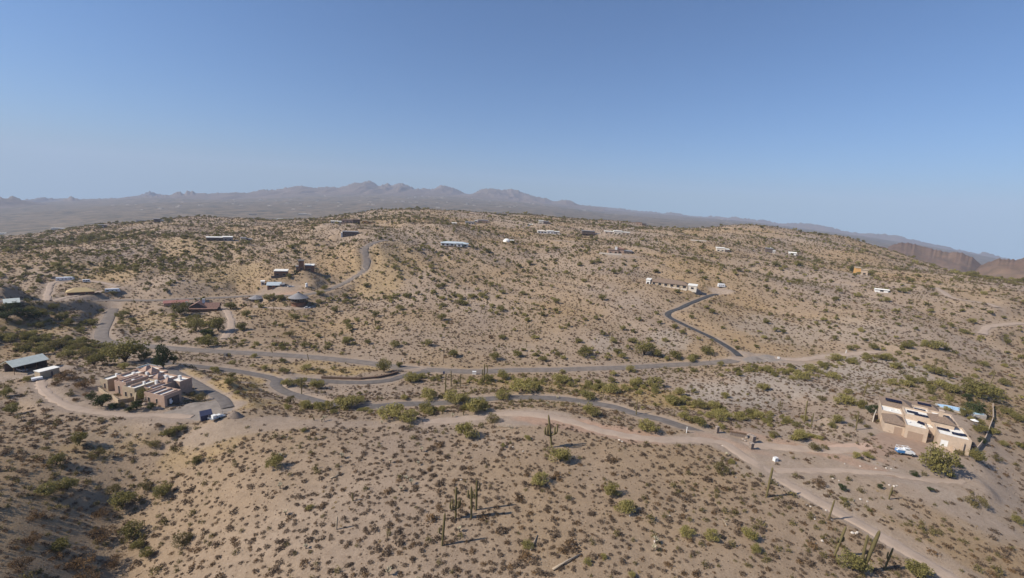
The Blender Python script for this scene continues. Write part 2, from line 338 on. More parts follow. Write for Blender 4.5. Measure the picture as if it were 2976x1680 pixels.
# rock of the far mountains
def rockmat(name, a, bcol, sc):
    m, t, b = new_mat(name); g = geo(t)
    f = noise(t, sc, 8, g, .7); f2 = noise(t, sc*7, 6, g, .7)
    c = mixc(t, ramp(t, f, .35, .65), a, bcol); c = mixc(t, ramp(t, f2, .35, .6), mixc(t, .45, c, (.05, .045, .03)), c)
    t.links.new(c, b.inputs['Base Color'])
rockmat('mountain_rock', (.155, .115, .085), (.235, .17, .125), .0022)
rockmat('dark_rock_and_shade', (.115, .07, .052), (.20, .13, .085), .006)  # rock of the right hills; also the shadow colour of the driveway bank
# plants
def foliage(name, a, bcol, c2=None):
    m, t, b = new_mat(name); oi = nd(t, 'ShaderNodeObjectInfo').outputs['Random']
    c = mixc(t, oi, a, bcol); f = noise(t, 1.7, 3, objco(t)); c = mixc(t, ramp(t, f, .35, .65), mixc(t, .35, c, tuple(v*.55 for v in a)), c)
    if c2 is not None: c = mixc(t, ramp(t, noise(t, .8, 2, objco(t)), .55, .75), c, c2)
    t.links.new(c, b.inputs['Base Color']); b.inputs['Roughness'].default_value = .8; b.inputs['Specular IOR Level'].default_value = .15
    tr = nd(t, 'ShaderNodeBsdfTranslucent'); t.links.new(c, tr.inputs['Color']); mxs = nd(t, 'ShaderNodeMixShader'); mxs.inputs[0].default_value = .3
    out = t.nodes['Material Output']; t.links.new(b.outputs[0], mxs.inputs[1]); t.links.new(tr.outputs[0], mxs.inputs[2]); t.links.new(mxs.outputs[0], out.inputs['Surface'])
foliage('bursage', (.15, .105, .07), (.23, .165, .11))
foliage('dry_bush', (.17, .105, .055), (.25, .155, .075))
foliage('creosote', (.16, .13, .05), (.25, .20, .08))
foliage('palo_verde', (.30, .255, .085), (.40, .34, .12), (.35, .285, .14))
foliage('mesquite', (.19, .165, .052), (.285, .245, .088))
foliage('dark_green', (.05, .065, .022), (.09, .105, .04))
foliage('orange_leaf', (.16, .09, .02), (.24, .13, .03))
foliage('saguaro_skin', (.20, .165, .075), (.26, .21, .10))
foliage('dry_grass', (.38, .26, .11), (.48, .34, .15))
simple('bark', (.10, .075, .05), .3, 4); simple('deadwood', (.44, .35, .25), .3, 6); simple('pole_wood', (.11, .075, .05), .25, 3)
simple('rock', (.36, .29, .235), .35, 2.5); simple('pale_rock', (.60, .53, .45), .2, 3); simple('cholla', (.42, .36, .24), .25, 5)
# building materials
simple('stucco', (.50, .385, .285), .07, .9); simple('stucco_pink', (.44, .30, .225), .09, .9); simple('stucco_tan', (.43, .335, .23), .08, .9)
simple('stucco_pale', (.62, .55, .46), .06, .9); simple('white_wall', (.74, .72, .68), .05, 1); simple('white_roof', (.80, .76, .68), .06, .8, .7)
simple('tile_roof', (.23, .165, .12), .16, 2.2); simple('red_roof', (.25, .145, .11), .2, 1.5); simple('pink_roof', (.34, .16, .13), .15, 1.5); simple('green_metal', (.60, .62, .54), .06, .6, .5, .3)
simple('blue_metal', (.50, .55, .56), .07, .6, .5, .3); simple('grey_roof', (.26, .245, .24), .1, 1.5); simple('tan_roof', (.50, .37, .19), .05, 1.5); simple('dark_roof', (.15, .14, .135), .15, 1.5)
simple('dark_wall', (.13, .10, .085), .15, 1.2); simple('brick_wall', (.24, .125, .08), .2, 1.5); simple('orange_wall', (.55, .32, .12), .08, 1.5)
simple('garage_door', (.33, .235, .17), .04, 1.2); simple('stone', (.27, .21, .17), .3, 5); simple('trim', (.55, .43, .33), .06, 1.5); simple('timber', (.16, .10, .06), .2, 3)
simple('concrete', (.45, .40, .34), .1, 1.5); simple('black_rubber', (.02, .02, .02), .1, 5); simple('steel', (.38, .38, .38), .08, 5, .4, .5, .6)
simple('truck_white', (.78, .78, .77), .03, 3, .35, .5); simple('truck_blue', (.055, .19, .42), .04, 3, .35, .5); simple('bin_blue', (.05, .055, .10), .1, 3, .5); simple('grey_paint', (.30, .30, .31), .08, 3, .5)
simple('red_paint', (.35, .05, .04), .1, 3, .4); simple('solar_cell', (.012, .012, .026), .2, 4, .2, .5); simple('gravel', (.24, .185, .145), .25, 4)
m, t, b = new_mat('glass'); b.inputs['Base Color'].default_value = (.02, .024, .03, 1); b.inputs['Roughness'].default_value = .12; b.inputs['Specular IOR Level'].default_value = .6
f = noise(t, 2, 2, objco(t)); t.links.new(mixc(t, f, (.012, .014, .018), (.035, .04, .05)), b.inputs['Base Color'])
m, t, b = new_mat('pool_water'); f = noise(t, 1.5, 3, objco(t)); t.links.new(mixc(t, f, (.015, .07, .12), (.03, .11, .17)), b.inputs['Base Color']); b.inputs['Roughness'].default_value = .08; bump(t, b, f, .15, .05)
m, t, b = new_mat('pale_pool'); f = noise(t, 1.5, 3, objco(t)); t.links.new(mixc(t, f, (.40, .58, .72), (.5, .68, .8)), b.inputs['Base Color']); b.inputs['Roughness'].default_value = .15

# ------------------------------------------------------------------ object helpers
def mesh(name, verts, faces, mat, smooth=False):
    me = bpy.data.meshes.new(name); me.from_pydata([tuple(v) for v in verts], [], faces); me.materials.append(MAT[mat])
    if smooth: me.polygons.foreach_set('use_smooth', [True]*len(me.polygons))
    me.update(); return me
def link(name, data, parent=None, loc=None):
    o = bpy.data.objects.new(name, data); COL.objects.link(o)
    if parent is not None: o.parent = parent
    if loc is not None: o.location = loc
    return o
def tag(o, label, cat, group=None):
    o['label'] = label; o['category'] = cat
    if group: o['group'] = group
    return o
def struct(o, label=None):
    o['kind'] = 'structure'
    if label: o['label'] = label
    return o
def thing(name, label, cat, loc, rz=0, group=None):
    o = link(name, None, None, loc); o.rotation_euler = (0, 0, rz); o.empty_display_size = .5
    return tag(o, label, cat, group)
class MB:
    def __init__(s): s.v = []; s.f = []
    def add(s, v, f):
        k_ = len(s.v); s.v += [tuple(q) for q in v]; s.f += [tuple(i+k_ for i in q) for q in f]; return s
    def box(s, x0, x1, y0, y1, z0, z1):
        return s.add([(x0,y0,z0),(x1,y0,z0),(x1,y1,z0),(x0,y1,z0),(x0,y0,z1),(x1,y0,z1),(x1,y1,z1),(x0,y1,z1)],
                     [(0,3,2,1),(4,5,6,7),(0,1,5,4),(1,2,6,5),(2,3,7,6),(3,0,4,7)])
    def prism(s, poly, z0, z1):
        n_ = len(poly); k_ = [(*p, z0) for p in poly]+[(*p, z1) for p in poly]
        return s.add(k_, [tuple(range(n_-1, -1, -1)), tuple(range(n_, 2*n_))]+[(i, (i+1) % n_, n_+(i+1) % n_, n_+i) for i in range(n_)])
    def tube(s, pts, rad, seg=6, cap=True):
        rings = []
        pts = [Vector(p) for p in pts]
        for i, p in enumerate(pts):
            d = (pts[min(i+1, len(pts)-1)]-pts[max(i-1, 0)]).normalized()
            a = Vector((1, 0, 0)) if abs(d.x) < .8 else Vector((0, 1, 0))
            u = d.cross(a).normalized(); w_ = d.cross(u)
            r_ = rad[i] if isinstance(rad, (list, tuple)) else rad
            rings.append([p+(u*math.cos(2*math.pi*k_/seg)+w_*math.sin(2*math.pi*k_/seg))*r_ for k_ in range(seg)])
        v = [q for rg in rings for q in rg]; f = []
        for i in range(len(rings)-1):
            for k_ in range(seg):
                f.append((i*seg+k_, i*seg+(k_+1) % seg, (i+1)*seg+(k_+1) % seg, (i+1)*seg+k_))
        if cap: f.append(tuple(range(seg))[::-1]); f.append(tuple((len(rings)-1)*seg+k_ for k_ in range(seg)))
        return s.add(v, f)
    def build(s, name, mat, parent=None, smooth=False):
        return link(name, mesh(name, s.v, s.f, mat, smooth), parent)

# ------------------------------------------------------------------ ground sheet
nA, nR = GZ.shape
V = np.empty((nA*nR+1, 3)); V[:-1, 0] = GX.ravel(); V[:-1, 1] = GY.ravel(); V[:-1, 2] = GZ.ravel(); V[-1] = (0, 0, float(GZ[:, 0].mean()))
ii, jj = np.meshgrid(np.arange(nA-1), np.arange(nR-1), indexing='ij'); a0 = (ii*nR+jj).ravel()
Fq = np.stack([a0, a0+1, a0+nR+1, a0+nR], 1)[:, ::-1]
Fq = np.stack([a0, a0+nR, a0+nR+1, a0+1], 1)[:, ::1]
me = bpy.data.meshes.new('ground')
me.vertices.add(len(V)); me.vertices.foreach_set('co', V.ravel())
nq = len(Fq); tri = np.array([(nA*nR, i*nR, (i+1)*nR) for i in range(nA-1)])[:, ::-1]
me.loops.add(nq*4+len(tri)*3); me.polygons.add(nq+len(tri))
me.loops.foreach_set('vertex_index', np.concatenate([Fq[:, ::-1].ravel(), tri.ravel()]))
me.polygons.foreach_set('loop_start', np.concatenate([np.arange(nq)*4, nq*4+np.arange(len(tri))*3]))
me.update(calc_edges=True); me.validate()
for nm, G in (('bare', bare), ('red', red), ('straw', straw), ('pale', pale), ('farland', sstep(1500, 3000, GR))):
    a = me.attributes.new(nm, 'FLOAT', 'POINT'); a.data.foreach_set('value', np.concatenate([G.ravel(), [0]]).astype(np.float32))
me.polygons.foreach_set('use_smooth', np.ones(len(me.polygons), dtype=bool))
me.materials.append(MAT['desert_ground']); me.update()
go = struct(link('ground', me), 'tan desert ground with gullies and bare dirt patches')

# ------------------------------------------------------------------ road ribbons
def ribbon(name, line, w, mat, lab, jitter, lift):
    v = []; f = []; K = 6
    for i, p in enumerate(line):
        d = line[min(i+1, len(line)-1)]-line[max(i-1, 0)]; d.z = 0; d.normalize(); nx, ny = d.y, -d.x
        jl = rnd.uniform(-jitter, jitter); jr = rnd.uniform(-jitter, jitter)
        for k_ in range(K+1):
            s = (k_/K-.5)*w + (jl if k_ == 0 else 0)+(jr if k_ == K else 0)
            x, y = p.x+nx*s, p.y+ny*s
            edge = (k_ == 0 or k_ == K)
            v.append((x, y, p.z+lift-(.22 if edge else 0)))
    for i in range(len(line)-1):
        for k_ in range(K):
            a = i*(K+1)+k_; f.append((a, a+1, a+K+2, a+K+1))
    return struct(link(name, mesh(name, v, f, mat, True)), lab)
for i, (nm, kd, w, lab, ln) in enumerate(LINES):
    mt = ('new_asphalt' if 'dark' in lab else 'old_asphalt' if nm == 'road' else 'asphalt') if kd == 'a' else 'dirt'
    ribbon(nm, ln, w, mt, lab, .05 if kd == 'a' else .6, (0.03 if kd == 'a' else 0.0)+.004*(i % 9))

# paved and gravelled yards laid as thin sheets over the ground
def sheet(name, lab, pts, mat, lift=.07):
    q = [at(*p_) for p_ in pts]; n_ = len(q); cx_ = sum(p_.x for p_ in q)/n_; cy_ = sum(p_.y for p_ in q)/n_
    K = 6; v = [(cx_, cy_, gz(cx_, cy_)+lift)]; f = []; ring_ = []
    for i in range(n_):
        for t_ in (0, .25, .5, .75):
            ring_.append((q[i].x*(1-t_)+q[(i+1) % n_].x*t_, q[i].y*(1-t_)+q[(i+1) % n_].y*t_))
    m_ = len(ring_)
    for k_ in range(1, K+1):
        for x, y in ring_:
            u = k_/K*(1+(rnd.uniform(-.03, .03) if k_ == K else 0)); X = cx_+(x-cx_)*u; Y = cy_+(y-cy_)*u; v.append((X, Y, gz(X, Y)+(lift if k_ < K else -.05)))
    for i in range(m_): f.append((0, 1+i, 1+(i+1) % m_))
    for k_ in range(K-1):
        for i in range(m_): a = 1+k_*m_; f.append((a+i, a+m_+i, a+m_+(i+1) % m_, a+(i+1) % m_))
    for X, Y in ring_:
        pass
    return struct(link(name, mesh(name, v, f, mat, True)), lab)
simple('gravel_yard', (.27, .225, .185), .12, .6); simple('brown_paving', (.31, .215, .155), .08, .6); simple('pink_paving', (.46, .32, .235), .06, .6)
sheet('gravel_yard', 'grey gravel turning circle beside the pueblo house', [(470,1200),(520,1178),(575,1168),(640,1160),(674,1172),(680,1190),(660,1206),(625,1222),(560,1222),(500,1213)], 'gravel_yard')
sheet('driveway', 'brown paved forecourt of the solar panel house', [(2520,1272),(2560,1254),(2620,1262),(2690,1278),(2706,1300),(2690,1328),(2600,1334),(2530,1322),(2500,1312),(2552,1302)], 'brown_paving')
sheet('driveway', 'pale pink concrete drive leading to the forecourt', [(2390,1296),(2450,1288),(2520,1285),(2552,1302),(2500,1311),(2420,1309)], 'pink_paving', .09)
sheet('gravel_yard', 'grey gravel cul-de-sac at the end of the valley road', [(2150,1048),(2170,1036),(2230,1030),(2275,1038),(2296,1048),(2230,1053),(2180,1058)], 'gravel_yard', .12)
sheet('driveway', 'grey concrete apron in front of the carport', [(78,1098),(92,1082),(128,1074),(132,1090),(118,1108),(96,1112)], 'gravel_yard')

# ------------------------------------------------------------------ far mountains
def range_mesh(name, lab, sky_pts, rp, wdt, mat, step, seed, drop=None, rough=.6, azpad=0.0):
    q = sorted(px_az_te(*p) for p in sky_pts); sa = np.array([a for a, _ in q]); st = np.array([t_ for _, t_ in q])
    az = np.arange(sa[0]-azpad, sa[-1]+azpad, R(step)); es = np.interp(az, sa, st)
    es = es + (fbm(az*420, az*0+seed, 5, seed)-.5)*.0046
    q_ = np.linspace(-1, 1, 56)
    A_, Q_ = np.meshgrid(az, q_, indexing='ij')
    rr = rp + wdt*Q_
    X = rr*np.sin(A_); Y = rr*np.cos(A_)
    sh = np.clip(1-np.abs(Q_)**.85, 0, 1)
    sp = ridged(X/(wdt*.34), Y/(wdt*.9), 4, seed+3); sp2 = fbm(X/(wdt*.12), Y/(wdt*.12), 3, seed+9)
    wq = np.clip(np.abs(Q_)*(1-np.abs(Q_))*4, 0, 1)**.8
    prof = sh + rough*1.5*(sp-.62)*wq + (sp2-.5)*.30*rough*wq
    base = (ZC+np.interp(az, fa_, ft_)*rp) if drop is None else ZC+np.interp(az, *dirs(drop))*rp
    base = base-25
    # the broad mass follows a smoothed crest; the crest's own teeth fade out a little way down the slope
    kk = np.exp(-np.linspace(-2, 2, 41)**2); kk /= kk.sum(); ess = np.convolve(np.pad(es, 20, 'edge'), kk, 'valid')
    amp = ZC+ess*rp-base; Z = base[:, None]+amp[:, None]*prof + ((es-ess)*rp)[:, None]*np.exp(-(Q_/.16)**2)
    Z[:, 0] -= 60; Z[:, -1] -= 60
    n0, n1_ = Z.shape; v = np.stack([X.ravel(), Y.ravel(), Z.ravel()], 1)
    i2, j2 = np.meshgrid(np.arange(n0-1), np.arange(n1_-1), indexing='ij'); a = (i2*n1_+j2).ravel()
    f = np.stack([a, a+1, a+n1_+1, a+n1_], 1)
    return struct(link(name, mesh(name, v.tolist(), f.tolist(), mat, True)), lab)
SKY_MAIN = [(150,592),(175,587),(190,575),(205,569),(222,575),(240,582),(260,581),(310,575),(340,576),(400,570),(440,568),(500,564),(513,557),(525,557),(535,563),(542,554),(560,554),(575,561),(600,561),(635,558),(660,560),(690,557),(720,562),(755,552),(800,551),(830,545),(860,541),(875,537),(890,543),(920,546),(950,541),(985,544),(1010,538),(1030,530),(1050,533),(1062,527),(1075,525),(1085,529),(1100,540),(1125,532),(1140,538),(1168,530),(1185,536),(1205,547),(1235,546),(1255,549),(1285,537),(1300,540),(1330,549),(1350,560),(1360,563),(1375,561),(1400,549),(1430,548),(1460,552),(1485,547),(1505,552),(1530,562),(1560,573),(1590,576),(1612,587),(1635,579),(1655,581),(1680,594),(1730,600),(1760,606)]
SKY_RIGHT = [(1600,594),(1680,596),(1730,600),(1800,605),(1850,612),(1900,615),(1925,620),(1950,616),(1990,624),(2030,629),(2080,628),(2110,632),(2130,629),(2165,634),(2200,639),(2220,637),(2265,650),(2300,649),(2330,647),(2360,650),(2400,657),(2450,670),(2500,678),(2540,679),(2600,682),(2640,693),(2700,708),(2740,715),(2780,724),(2815,732),(2835,736),(2868,733),(2900,745),(2976,762),(3100,790)]
range_mesh('mountain_range', 'jagged purple mountain range on the horizon', SKY_MAIN, 9300, 1700, 'mountain_rock', .07, 3)
range_mesh('mountain_range', 'low hazy blue ridge falling away to the right horizon', SKY_RIGHT, 11200, 1300, 'mountain_rock', .09, 13)
range_mesh('mountain_range', 'dark blue peaks at the left end of the valley', [(-150,580),(-60,570),(0,572),(20,578),(36,569),(50,575),(70,584),(90,587),(130,592),(170,596)], 7600, 900, 'mountain_rock', .08, 23)
range_mesh('mountain_range', 'faint pale blue peaks behind the main range', [(60,580),(120,573),(180,576),(300,580),(400,570),(415,564),(436,555),(452,561),(480,568),(560,572)], 11900, 500, 'mountain_rock', .08, 33)
range_mesh('hill', 'dark brown rocky hill rising beyond the right slope', [(2500,735),(2535,724),(2552,715),(2565,714),(2578,720),(2600,707),(2622,700),(2640,701),(2660,704),(2690,712),(2720,719),(2750,725),(2790,729),(2815,736),(2835,748),(2860,772),(2900,800)], 2300, 420, 'dark_rock_and_shade', .06, 43, [(2500,790),(2976,850)], .4)
range_mesh('hill', 'dark brown rocky hill at the right edge', [(2830,790),(2850,770),(2875,760),(2890,754),(2905,749),(2930,752),(2955,752),(2976,747),(3060,730),(3150,760)], 1750, 330, 'dark_rock_and_shade', .06, 53, [(2800,820),(3100,850)], .4)

# ------------------------------------------------------------------ buildings: helpers in a local frame (x along the front, y away, z up)
def wallbox(root, x0, x1, y0, y1, h, mat, roofmat='white_roof', par=.55, th=.3, zb=-1.6, name='wall', cap=None):
    """flat-roofed mass: outer wall with a parapet, the roof deck lower inside it"""
    b = MB(); zr = h-par
    o = [(x0,y0),(x1,y0),(x1,y1),(x0,y1)]; i_ = [(x0+th,y0+th),(x1-th,y0+th),(x1-th,y1-th),(x0+th,y1-th)]
    v = [(*p, zb) for p in o]+[(*p, h) for p in o]+[(*p, h) for p in i_]+[(*p, zr-.05) for p in i_]
    f = []
    for k_ in range(4):
        n_ = (k_+1) % 4
        f += [(k_, n_, 4+n_, 4+k_), (4+k_, 4+n_, 8+n_, 8+k_), (8+k_, 8+n_, 12+n_, 12+k_)]
    w = b.add(v, f).build(name, mat, root)
    MB().box(x0+th+.002, x1-th-.002, y0+th+.002, y1-th-.002, zr-.3, zr).build('roof', roofmat, root)
    return w
def plainbox(root, x0, x1, y0, y1, z0, z1, mat, name='wall'):
    return MB().box(x0, x1, y0, y1, z0, z1).build(name, mat, root)
def hip(root, x0, x1, y0, y1, z0, z1, mat, over=.6, th=.18, name='roof'):
    x0 -= over; x1 += over; y0 -= over; y1 += over; w = x1-x0; d = y1-y0
    if w >= d: r_ = [(x0+d/2, (y0+y1)/2), (x1-d/2, (y0+y1)/2)]
    else: r_ = [((x0+x1)/2, y0+w/2), ((x0+x1)/2, y1-w/2)]
    if abs(w-d) < .05: r_[1] = (r_[0][0]+.02, r_[0][1])
    v = [(x0,y0,z0),(x1,y0,z0),(x1,y1,z0),(x0,y1,z0),(x0,y0,z0-th),(x1,y0,z0-th),(x1,y1,z0-th),(x0,y1,z0-th),(*r_[0],z1),(*r_[1],z1)]
    f = [(7,6,5,4),(0,4,5,1),(1,5,6,2),(2,6,7,3),(3,7,4,0)]
    f += [(0,1,9,8),(1,2,9),(2,3,8,9),(3,0,8)] if w >= d else [(0,1,8),(1,2,9,8),(2,3,9),(3,0,8,9)]
    return MB().add(v, f).build(name, mat, root)
def gable(root, x0, x1, y0, y1, z0, z1, mat, over=.5, th=.16, axis='x', name='roof'):
    if axis == 'x': a0, a1, b0, b1 = x0-over, x1+over, y0-over, y1+over
    else: a0, a1, b0, b1 = y0-over, y1+over, x0-over, x1+over
    m_ = (b0+b1)/2; prof = [(b0,z0),(m_,z1),(b1,z0),(b1,z0-th),(m_,z1-th),(b0,z0-th)]
    def P(a, q): return (a, q[0], q[1]) if axis == 'x' else (q[0], a, q[1])
    v = [P(a0, q) for q in prof]+[P(a1, q) for q in prof]; f = [tuple(range(5, -1, -1)), tuple(range(6, 12))]+[(i, (i+1) % 6, 6+(i+1) % 6, 6+i) for i in range(6)]
    return MB().add(v, f).build(name, mat, root)
def gable_end(root, x0, x1, y0, y1, h, ridge, mat, axis='x', zb=-1.5, name='wall'):
    if axis == 'x':
        m_ = (y0+y1)/2; pr = [(y0,zb),(y1,zb),(y1,h),(m_,ridge),(y0,h)]; v = [(x0,*q) for q in pr]+[(x1,*q) for q in pr]
    else:
        m_ = (x0+x1)/2; pr = [(x0,zb),(x1,zb),(x1,h),(m_,ridge),(x0,h)]; v = [(q[0],y0,q[1]) for q in pr]+[(q[0],y1,q[1]) for q in pr]
    return MB().add(v, [tuple(range(5)), tuple(range(9, 4, -1))]+[(i, (i+1) % 5, 5+(i+1) % 5, 5+i) for i in range(5)]).build(name, mat, root)
def opening(parent, x, y, z, w, h, face='f', name='window', mat='glass', frame='trim', sill=True):
    """glazed or boarded opening with a surround; face f front (-y), r right (+x), l left (-x), b back (+y)"""
    def B(u0, u1, d0, d1, z0, z1):
        if face == 'f': return MB().box(x+u0, x+u1, y-d1, y-d0, z0, z1)
        if face == 'b': return MB().box(x+u0, x+u1, y+d0, y+d1, z0, z1)
        if face == 'r': return MB().box(x+d0, x+d1, y+u0, y+u1, z0, z1)
        return MB().box(x-d1, x-d0, y+u0, y+u1, z0, z1)
    o = B(-w/2, w/2, -.12, .012, z, z+h).build(name, mat, parent)
    if frame:
        b = B(-w/2-.12, -w/2, -.05, .07, z, z+h)
        for q in (B(w/2, w/2+.12, -.05, .07, z, z+h), B(-w/2-.12, w/2+.12, -.05, .075, z+h, z+h+.14)): b.add(q.v, q.f)
        b.build('frame', frame, o)
        if sill: B(-w/2-.15, w/2+.15, -.05, .12, z-.1, z).build('sill', frame, o)
    return o
def panels(root, x, y, z, nx, ny, tilt=R(8), w=1.0, d=1.65, rot=0, mat='solar_cell'):
    for i in range(nx):
        for j in range(ny):
            b = MB().box(-w/2+.02, w/2-.02, -d/2+.02, d/2-.02, 0, .05); o = b.build('solar_panel', mat, root)
            lx = (i-(nx-1)/2)*w; ly = (j-(ny-1)/2)*d
            o.location = (x+lx*math.cos(rot)-ly*math.cos(tilt)*math.sin(rot), y+lx*math.sin(rot)+ly*math.cos(tilt)*math.cos(rot), z+.35+ly*math.sin(tilt)); o.rotation_euler = (tilt, 0, rot)
            if j == 0 and i == 0:
                MB().box(-w/2+.05, nx*w-w/2-.05, -.05, .05, -.4, -.02).build('rack', 'steel', o)
def clutter(root, pts, zr, mat='white_wall', name='roof_vent'):
    for x, y, s in pts: MB().box(x-s, x+s, y-s*.7, y+s*.7, zr, zr+s*1.3).build(name, mat, root)
def front_yaw(px, py, extra=0):                       # a front that faces the drone, turned by extra degrees
    p = at(px, py); return -math.atan2(p.x, p.y)+R(extra), p

# ---- solar panel house on the right
p = at(2566, 1252); yaw = R(-34)
H = thing('house', 'cream stucco house with white flat roofs, brown hip roofs and solar panels', 'house', (p.x, p.y, p.z), yaw); H.scale = (.84, .92, 1.15)
ST = 'stucco'
w = wallbox(H, 0, 7.5, 0, 9, 3.3, ST, 'tile_roof', .3)
hip(H, 0, 7.5, 0, 9, 3.42, 5.2, 'tile_roof', .5)
opening(w, 4.9, 0, 0, 2.7, 2.4, 'f', 'garage_door', 'garage_door', ST, False)
w = wallbox(H, 6.9, 14.2, -1.6, 8, 4.4, ST)
opening(w, 10.4, -1.6, 0, 5.0, 2.5, 'f', 'garage_door', 'garage_door', ST, False)
w = wallbox(H, 14.2, 17.0, 2.2, 9, 4.2, ST); opening(w, 15.6, 2.2, .9, 1.3, 1.4)
w = wallbox(H, 17.0, 27.0, -3.4, 10, 4.6, ST)
opening(w, 19.2, -3.4, 1.0, 2.2, 1.8, 'f', 'window', 'white_wall', 'stucco_pale'); opening(w, 27.0, 1.5, .6, 2.0, 2.2, 'r'); opening(w, 27.0, 6, .6, 2.0, 2.2, 'r')
MB().box(24.5, 24.9, -4.2, -3.42, -.5, 3.6).build('buttress', ST, H); MB().box(21.8, 22.2, -6.0, -3.42, -.5, 1.7).build('side_wall', ST, H)
w = wallbox(H, 7.6, 18, 8.02, 17, 5.6, ST); w2 = wallbox(H, 18.01, 25.6, 10.02, 23, 5.0, ST); opening(w2, 25.6, 15, .6, 3, 2.3, 'r'); opening(w2, 25.6, 20, .6, 2, 2.3, 'r')
w = wallbox(H, -.5, 7.4, 9.02, 18, 4.6, ST); opening(w, 2.5, 9.02, 1, 1.2, 1.4)
# rear block under hip roofs
plainbox(H, .6, 12, 18.02, 28, -1.6, 4.6, ST); hip(H, .6, 12, 18.02, 28, 4.7, 6.8, 'tile_roof', .6); wallbox(H, 12.02, 17.9, 17.02, 25, 5.0, ST)
plainbox(H, 12.5, 22, 25.02, 32, -1.6, 4.3, ST); hip(H, 12.5, 22, 25.02, 32, 4.4, 6.2, 'tile_roof', .6)
plainbox(H, 16.2, 23.6, 6.6, 14.0, 4.0, 5.6, ST, 'upper_wall'); hip(H, 16.2, 23.6, 6.6, 14.0, 5.7, 7.4, 'tile_roof', .5)
ch = plainbox(H, 18.6, 19.9, 9.0, 10.2, 5.6, 8.6, ST, 'chimney'); MB().box(18.4, 20.1, 8.8, 10.4, 8.6, 8.85).build('chimney_cap', 'trim', ch)
panels(H, 10.6, 12.6, 5.05, 4, 1); panels(H, 13.4, 10.8, 5.05, 5, 1); panels(H, 13.0, 5.4, 3.85, 3, 1, R(14), rot=R(-30)); panels(H, 19.6, 3.6, 4.05, 4, 1); panels(H, 23.4, 1.6, 4.05, 3, 1); panels(H, 25.6, 2.2, 4.05, 2, 1, rot=R(15))
panels(H, 22.6, 19.5, 4.45, 4, 1); panels(H, 23.6, 13.2, 4.45, 3, 1); panels(H, 4.5, 20.0, 5.8, 6, 1, R(18)); panels(H, 14.5, 20.5, 4.5, 4, 1, R(10)); panels(H, 16.8, 27.0, 5.3, 5, 1, R(14))
clutter(H, [(8.6, 4, .3), (12, 2.2, .25), (3, 13, .35), (5.5, 15.5, .3), (19, 7, .25), (21, -1.5, .3), (15.5, 13.5, .3), (24.3, 21.5, .3)], 4.0)
def yardwall(name, label, pts, h, mat, th=.25, cap=None):
    q = [at(*p_) for p_ in pts]; b = MB(); r0 = q[0]
    for a, c in zip(q[:-1], q[1:]):
        d = (c-a); d.z = 0; d.normalize(); n_ = Vector((-d.y, d.x, 0))*th/2
        b.add([(v_-r0) for v_ in (a+n_-Vector((0,0,1)), a-n_-Vector((0,0,1)), c-n_-Vector((0,0,1)), c+n_-Vector((0,0,1)), a+n_+Vector((0,0,h)), a-n_+Vector((0,0,h)), c-n_+Vector((0,0,h)), c+n_+Vector((0,0,h)))],
              [(0,1,2,3),(7,6,5,4),(0,4,5,1),(1,5,6,2),(2,6,7,3),(3,7,4,0)])
    o = b.build(name, mat); o.location = r0; return tag(o, label, 'wall')
yardwall('garden_wall', 'low stucco wall below the courtyard of the solar panel house', [(2748,1287),(2795,1304),(2822,1324)], 1.5, 'stucco')
yardwall('garden_wall', 'stucco wall running back along the drop beside the pool', [(2826,1326),(2862,1280),(2885,1220),(2884,1180)], 1.6, 'stucco')
yardwall('garden_wall', 'white wing wall standing left of the solar panel house', [(2536,1226),(2543,1208)], 2.6, 'stucco_pale')
p = at(2790, 1196); PL = thing('swimming_pool', 'pale blue swimming pool behind the solar panel house', 'pool', (p.x, p.y, p.z+.9), yaw)
MB().prism([(-8,-2.6),(-3,-3.4),(4,-3),(8,-1),(8,2),(3,3.2),(-4,3),(-8,1.6)], -2.5, .0).build('coping', 'concrete', PL)
MB().prism([(-7.3,-2.0),(-3,-2.8),(4,-2.4),(7.3,-.6),(7.3,1.6),(3,2.6),(-4,2.4),(-7.3,1.2)], -.2, .03).build('water', 'pale_pool', PL)
for px, py, lb in [(2829,1235,'small white patio umbrella beside the solar panel house'), (2840,1214,'white patio table under the trees by the solar panel house')]:
    q = at(px, py); T = thing('patio_umbrella' if 'umbrella' in lb else 'patio_table', lb, lb.split()[3] if 'umbrella' in lb else 'table', q)
    MB().tube([(0,0,0),(0,0,2.2 if 'umbrella' in lb else .7)], .06).build('pole', 'steel', T)
    MB().tube([(0,0,1.9),(0,0,2.5)] if 'umbrella' in lb else [(0,0,.7),(0,0,.76)], [1.3,.05] if 'umbrella' in lb else [.8,.8], 10).build('canopy' if 'umbrella' in lb else 'table_top', 'white_wall', T)

# ---- pueblo house on the left
p = at(300, 1146); yaw = math.atan2(-.248, .968)
H = thing('house', 'sprawling tan pueblo house with stepped parapets and white flat roofs', 'house', (p.x, p.y, p.z), yaw); H.scale = (.72, .82, 1.0)
SP = 'stucco_tan'; PK = 'stucco_pink'
w = wallbox(H, -7, -1.5, 3, 12, 4.6, SP); opening(w, -3.6, 3, .9, 1.0, 2.0, 'f', 'window', 'glass', PK)
w = wallbox(H, -1.49, 5, 7, 16, 5.2, PK)
w = wallbox(H, 5.01, 13, 2, 12, 5.4, PK); opening(w, 8, 2, .6, 1.0, 3.0, 'f'); opening(w, 11, 2, 2.6, .8, .8); 
w = wallbox(H, 13.01, 21, .5, 11, 4.6, SP); opening(w, 15, .5, .8, 1.3, 1.8); opening(w, 18.6, .5, .8, 1.2, 1.8)
w = wallbox(H, 21.01, 28, 4, 14, 4.2, PK); opening(w, 24, 4, .8, 1.4, 2)
w = wallbox(H, 28.01, 41, .0, 7.6, 4.3, PK); 
